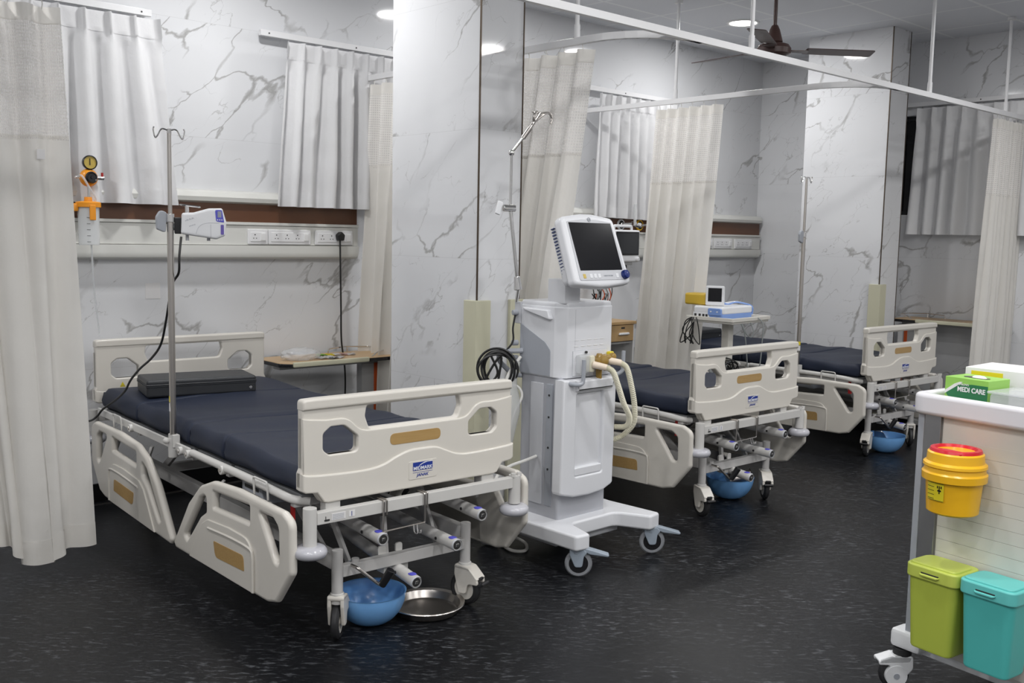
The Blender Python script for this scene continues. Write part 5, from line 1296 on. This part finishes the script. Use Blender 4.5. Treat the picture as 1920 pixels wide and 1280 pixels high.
b = MB(); b.plate('black_plastic', rp([(-.035, -.045, .02), (.0, -.05, .02), (.012, .03, .02), (-.025, .04, .02)], 5), .0945, .0962, 'xy', (), .0003); b.lathe('paper', [(0, .008), (.010, .006), (.016, 0)], (-.01, -.012, .0955), seg=10, sx=1, sy=1.6); b.build('glove_slot', r)
r = onbox('carton', (.30, -.19), (.20, .34, .115), .12, 'paper', 'long white and yellow carton lying at the back of the cart top', 'box')
b = MB(); b.bx('label_yellow', -.101, -.099, .05, .15, .060, .105); b.bx('vent_grey', -.1012, -.0995, .07, .14, .082, .086); b.bx('vent_grey', -.1012, -.0995, .07, .12, .072, .074); b.build('printed_panel', r)
b = MB(); b.bx('label_yellow', -.06, .06, -.165, -.06, .1145, .1158); b.build('printed_panel', r)
b = MB(); b.bx('paper_pink', -.08, .02, -.05, -.03, .1145, .1156); b.build('printed_panel', r)
r = onbox('kraft_box', (.455, -.30), (.10, .24, .125), .0, 'kraft', 'brown cardboard box behind the white carton on the cart', 'box')
r = thing('clear_container', 'clear plastic container on the cart, right of the green glove box', 'container'); r.matrix_world = CT @ Matrix.Translation((.10, -.305, .959))
b = MB(); b.box('clear_bag', (0, 0, .032), (.15, .20, .062), .01); b.build('tub', r)
b = MB(); b.box('clear_bag', (0, 0, .066), (.16, .21, .008), .003); b.build('lid', r)
b = MB(); b.bx('paper', -.0765, -.0755, .0, .04, .012, .034); b.bx('red', -.077, -.0765, .004, .036, .028, .031); b.build('sticker', r)

# ================================================================ BOWLS AND STEEL WARE ON THE FLOOR
def bowl(x, y, label, R=.134, H=.122):
    b = MB(); prof = [(0, 0), (.05, 0), (.056, .003)]
    for k in range(1, 11):
        t = k/10; prof.append((.056+(R-.056)*math.sin(t*PI/2)**.85, .003+(H-.003)*(t**1.35)))
    prof += [(R+.003, H+.001), (R+.002, H-.003+.002), (R-.003, H-.002)]
    for k in range(9, -1, -1):
        t = k/10; prof.append((.053+(R-.060)*math.sin(t*PI/2)**.85, .006+(H-.006)*(t**1.35)))
    prof.append((0, .006)); b.lathe('bowl_blue', prof, seg=44); o = b.build('bowl'); o.location = (x, y, 0.001)
    return tag(o, label, 'bowl', 'blue plastic bowls under the bed ends')
bowl(2.105, 3.035, 'blue plastic bowl on the floor under the foot of the nearest bed')
bowl(4.735, 3.245, 'blue plastic bowl under the middle bed, steel vessel in it')
bowl(6.67, 3.285, 'blue plastic bowl under the farthest bed, dark steel scoop in it')
b = MB(); b.lathe('steel', [(0, .002), (.108, .002), (.120, .007), (.134, .034), (.150, .038), (.152, .035), (.138, .031), (.124, .003), (.108, 0), (0, 0)], seg=44); o = b.build('steel_basin'); o.location = (2.335, 2.985, .001)
tag(o, 'shallow steel basin on the floor beside the blue bowl', 'basin')
# chrome tap-like foot in the near bowl
def vessel(c, rz, tilt, label, m='steel'):
    b = MB(); b.lathe(m, [(0, -.06), (.030, -.06), (.045, -.045), (.050, .0), (.042, .035), (.022, .055), (.018, .085), (.024, .09), (.016, .088), (.014, .05), (0, .05)], seg=32)
    o = b.build('steel_vessel'); o.location = c; o.rotation_euler = (tilt, 0, rz); return tag(o, label, 'steel vessel')
vessel((4.79, 3.235, .105), .8, 1.1, 'shiny steel urine bottle lying in the blue bowl of the middle bed')
r = thing('steel_scoop', 'dark steel pan leaning in the blue bowl of the farthest bed', 'steel pan', (6.60, 3.285, .105), .2)
b = MB(); b.plate('steel', rp([(-.09, -.03, .02), (.05, -.05, .02), (.05, .05, .02), (-.09, .03, .02)]), -.003, .003, 'xy', (), .001, T=Matrix.Rotation(.75, 4, 'Y')); b.build('pan', r)
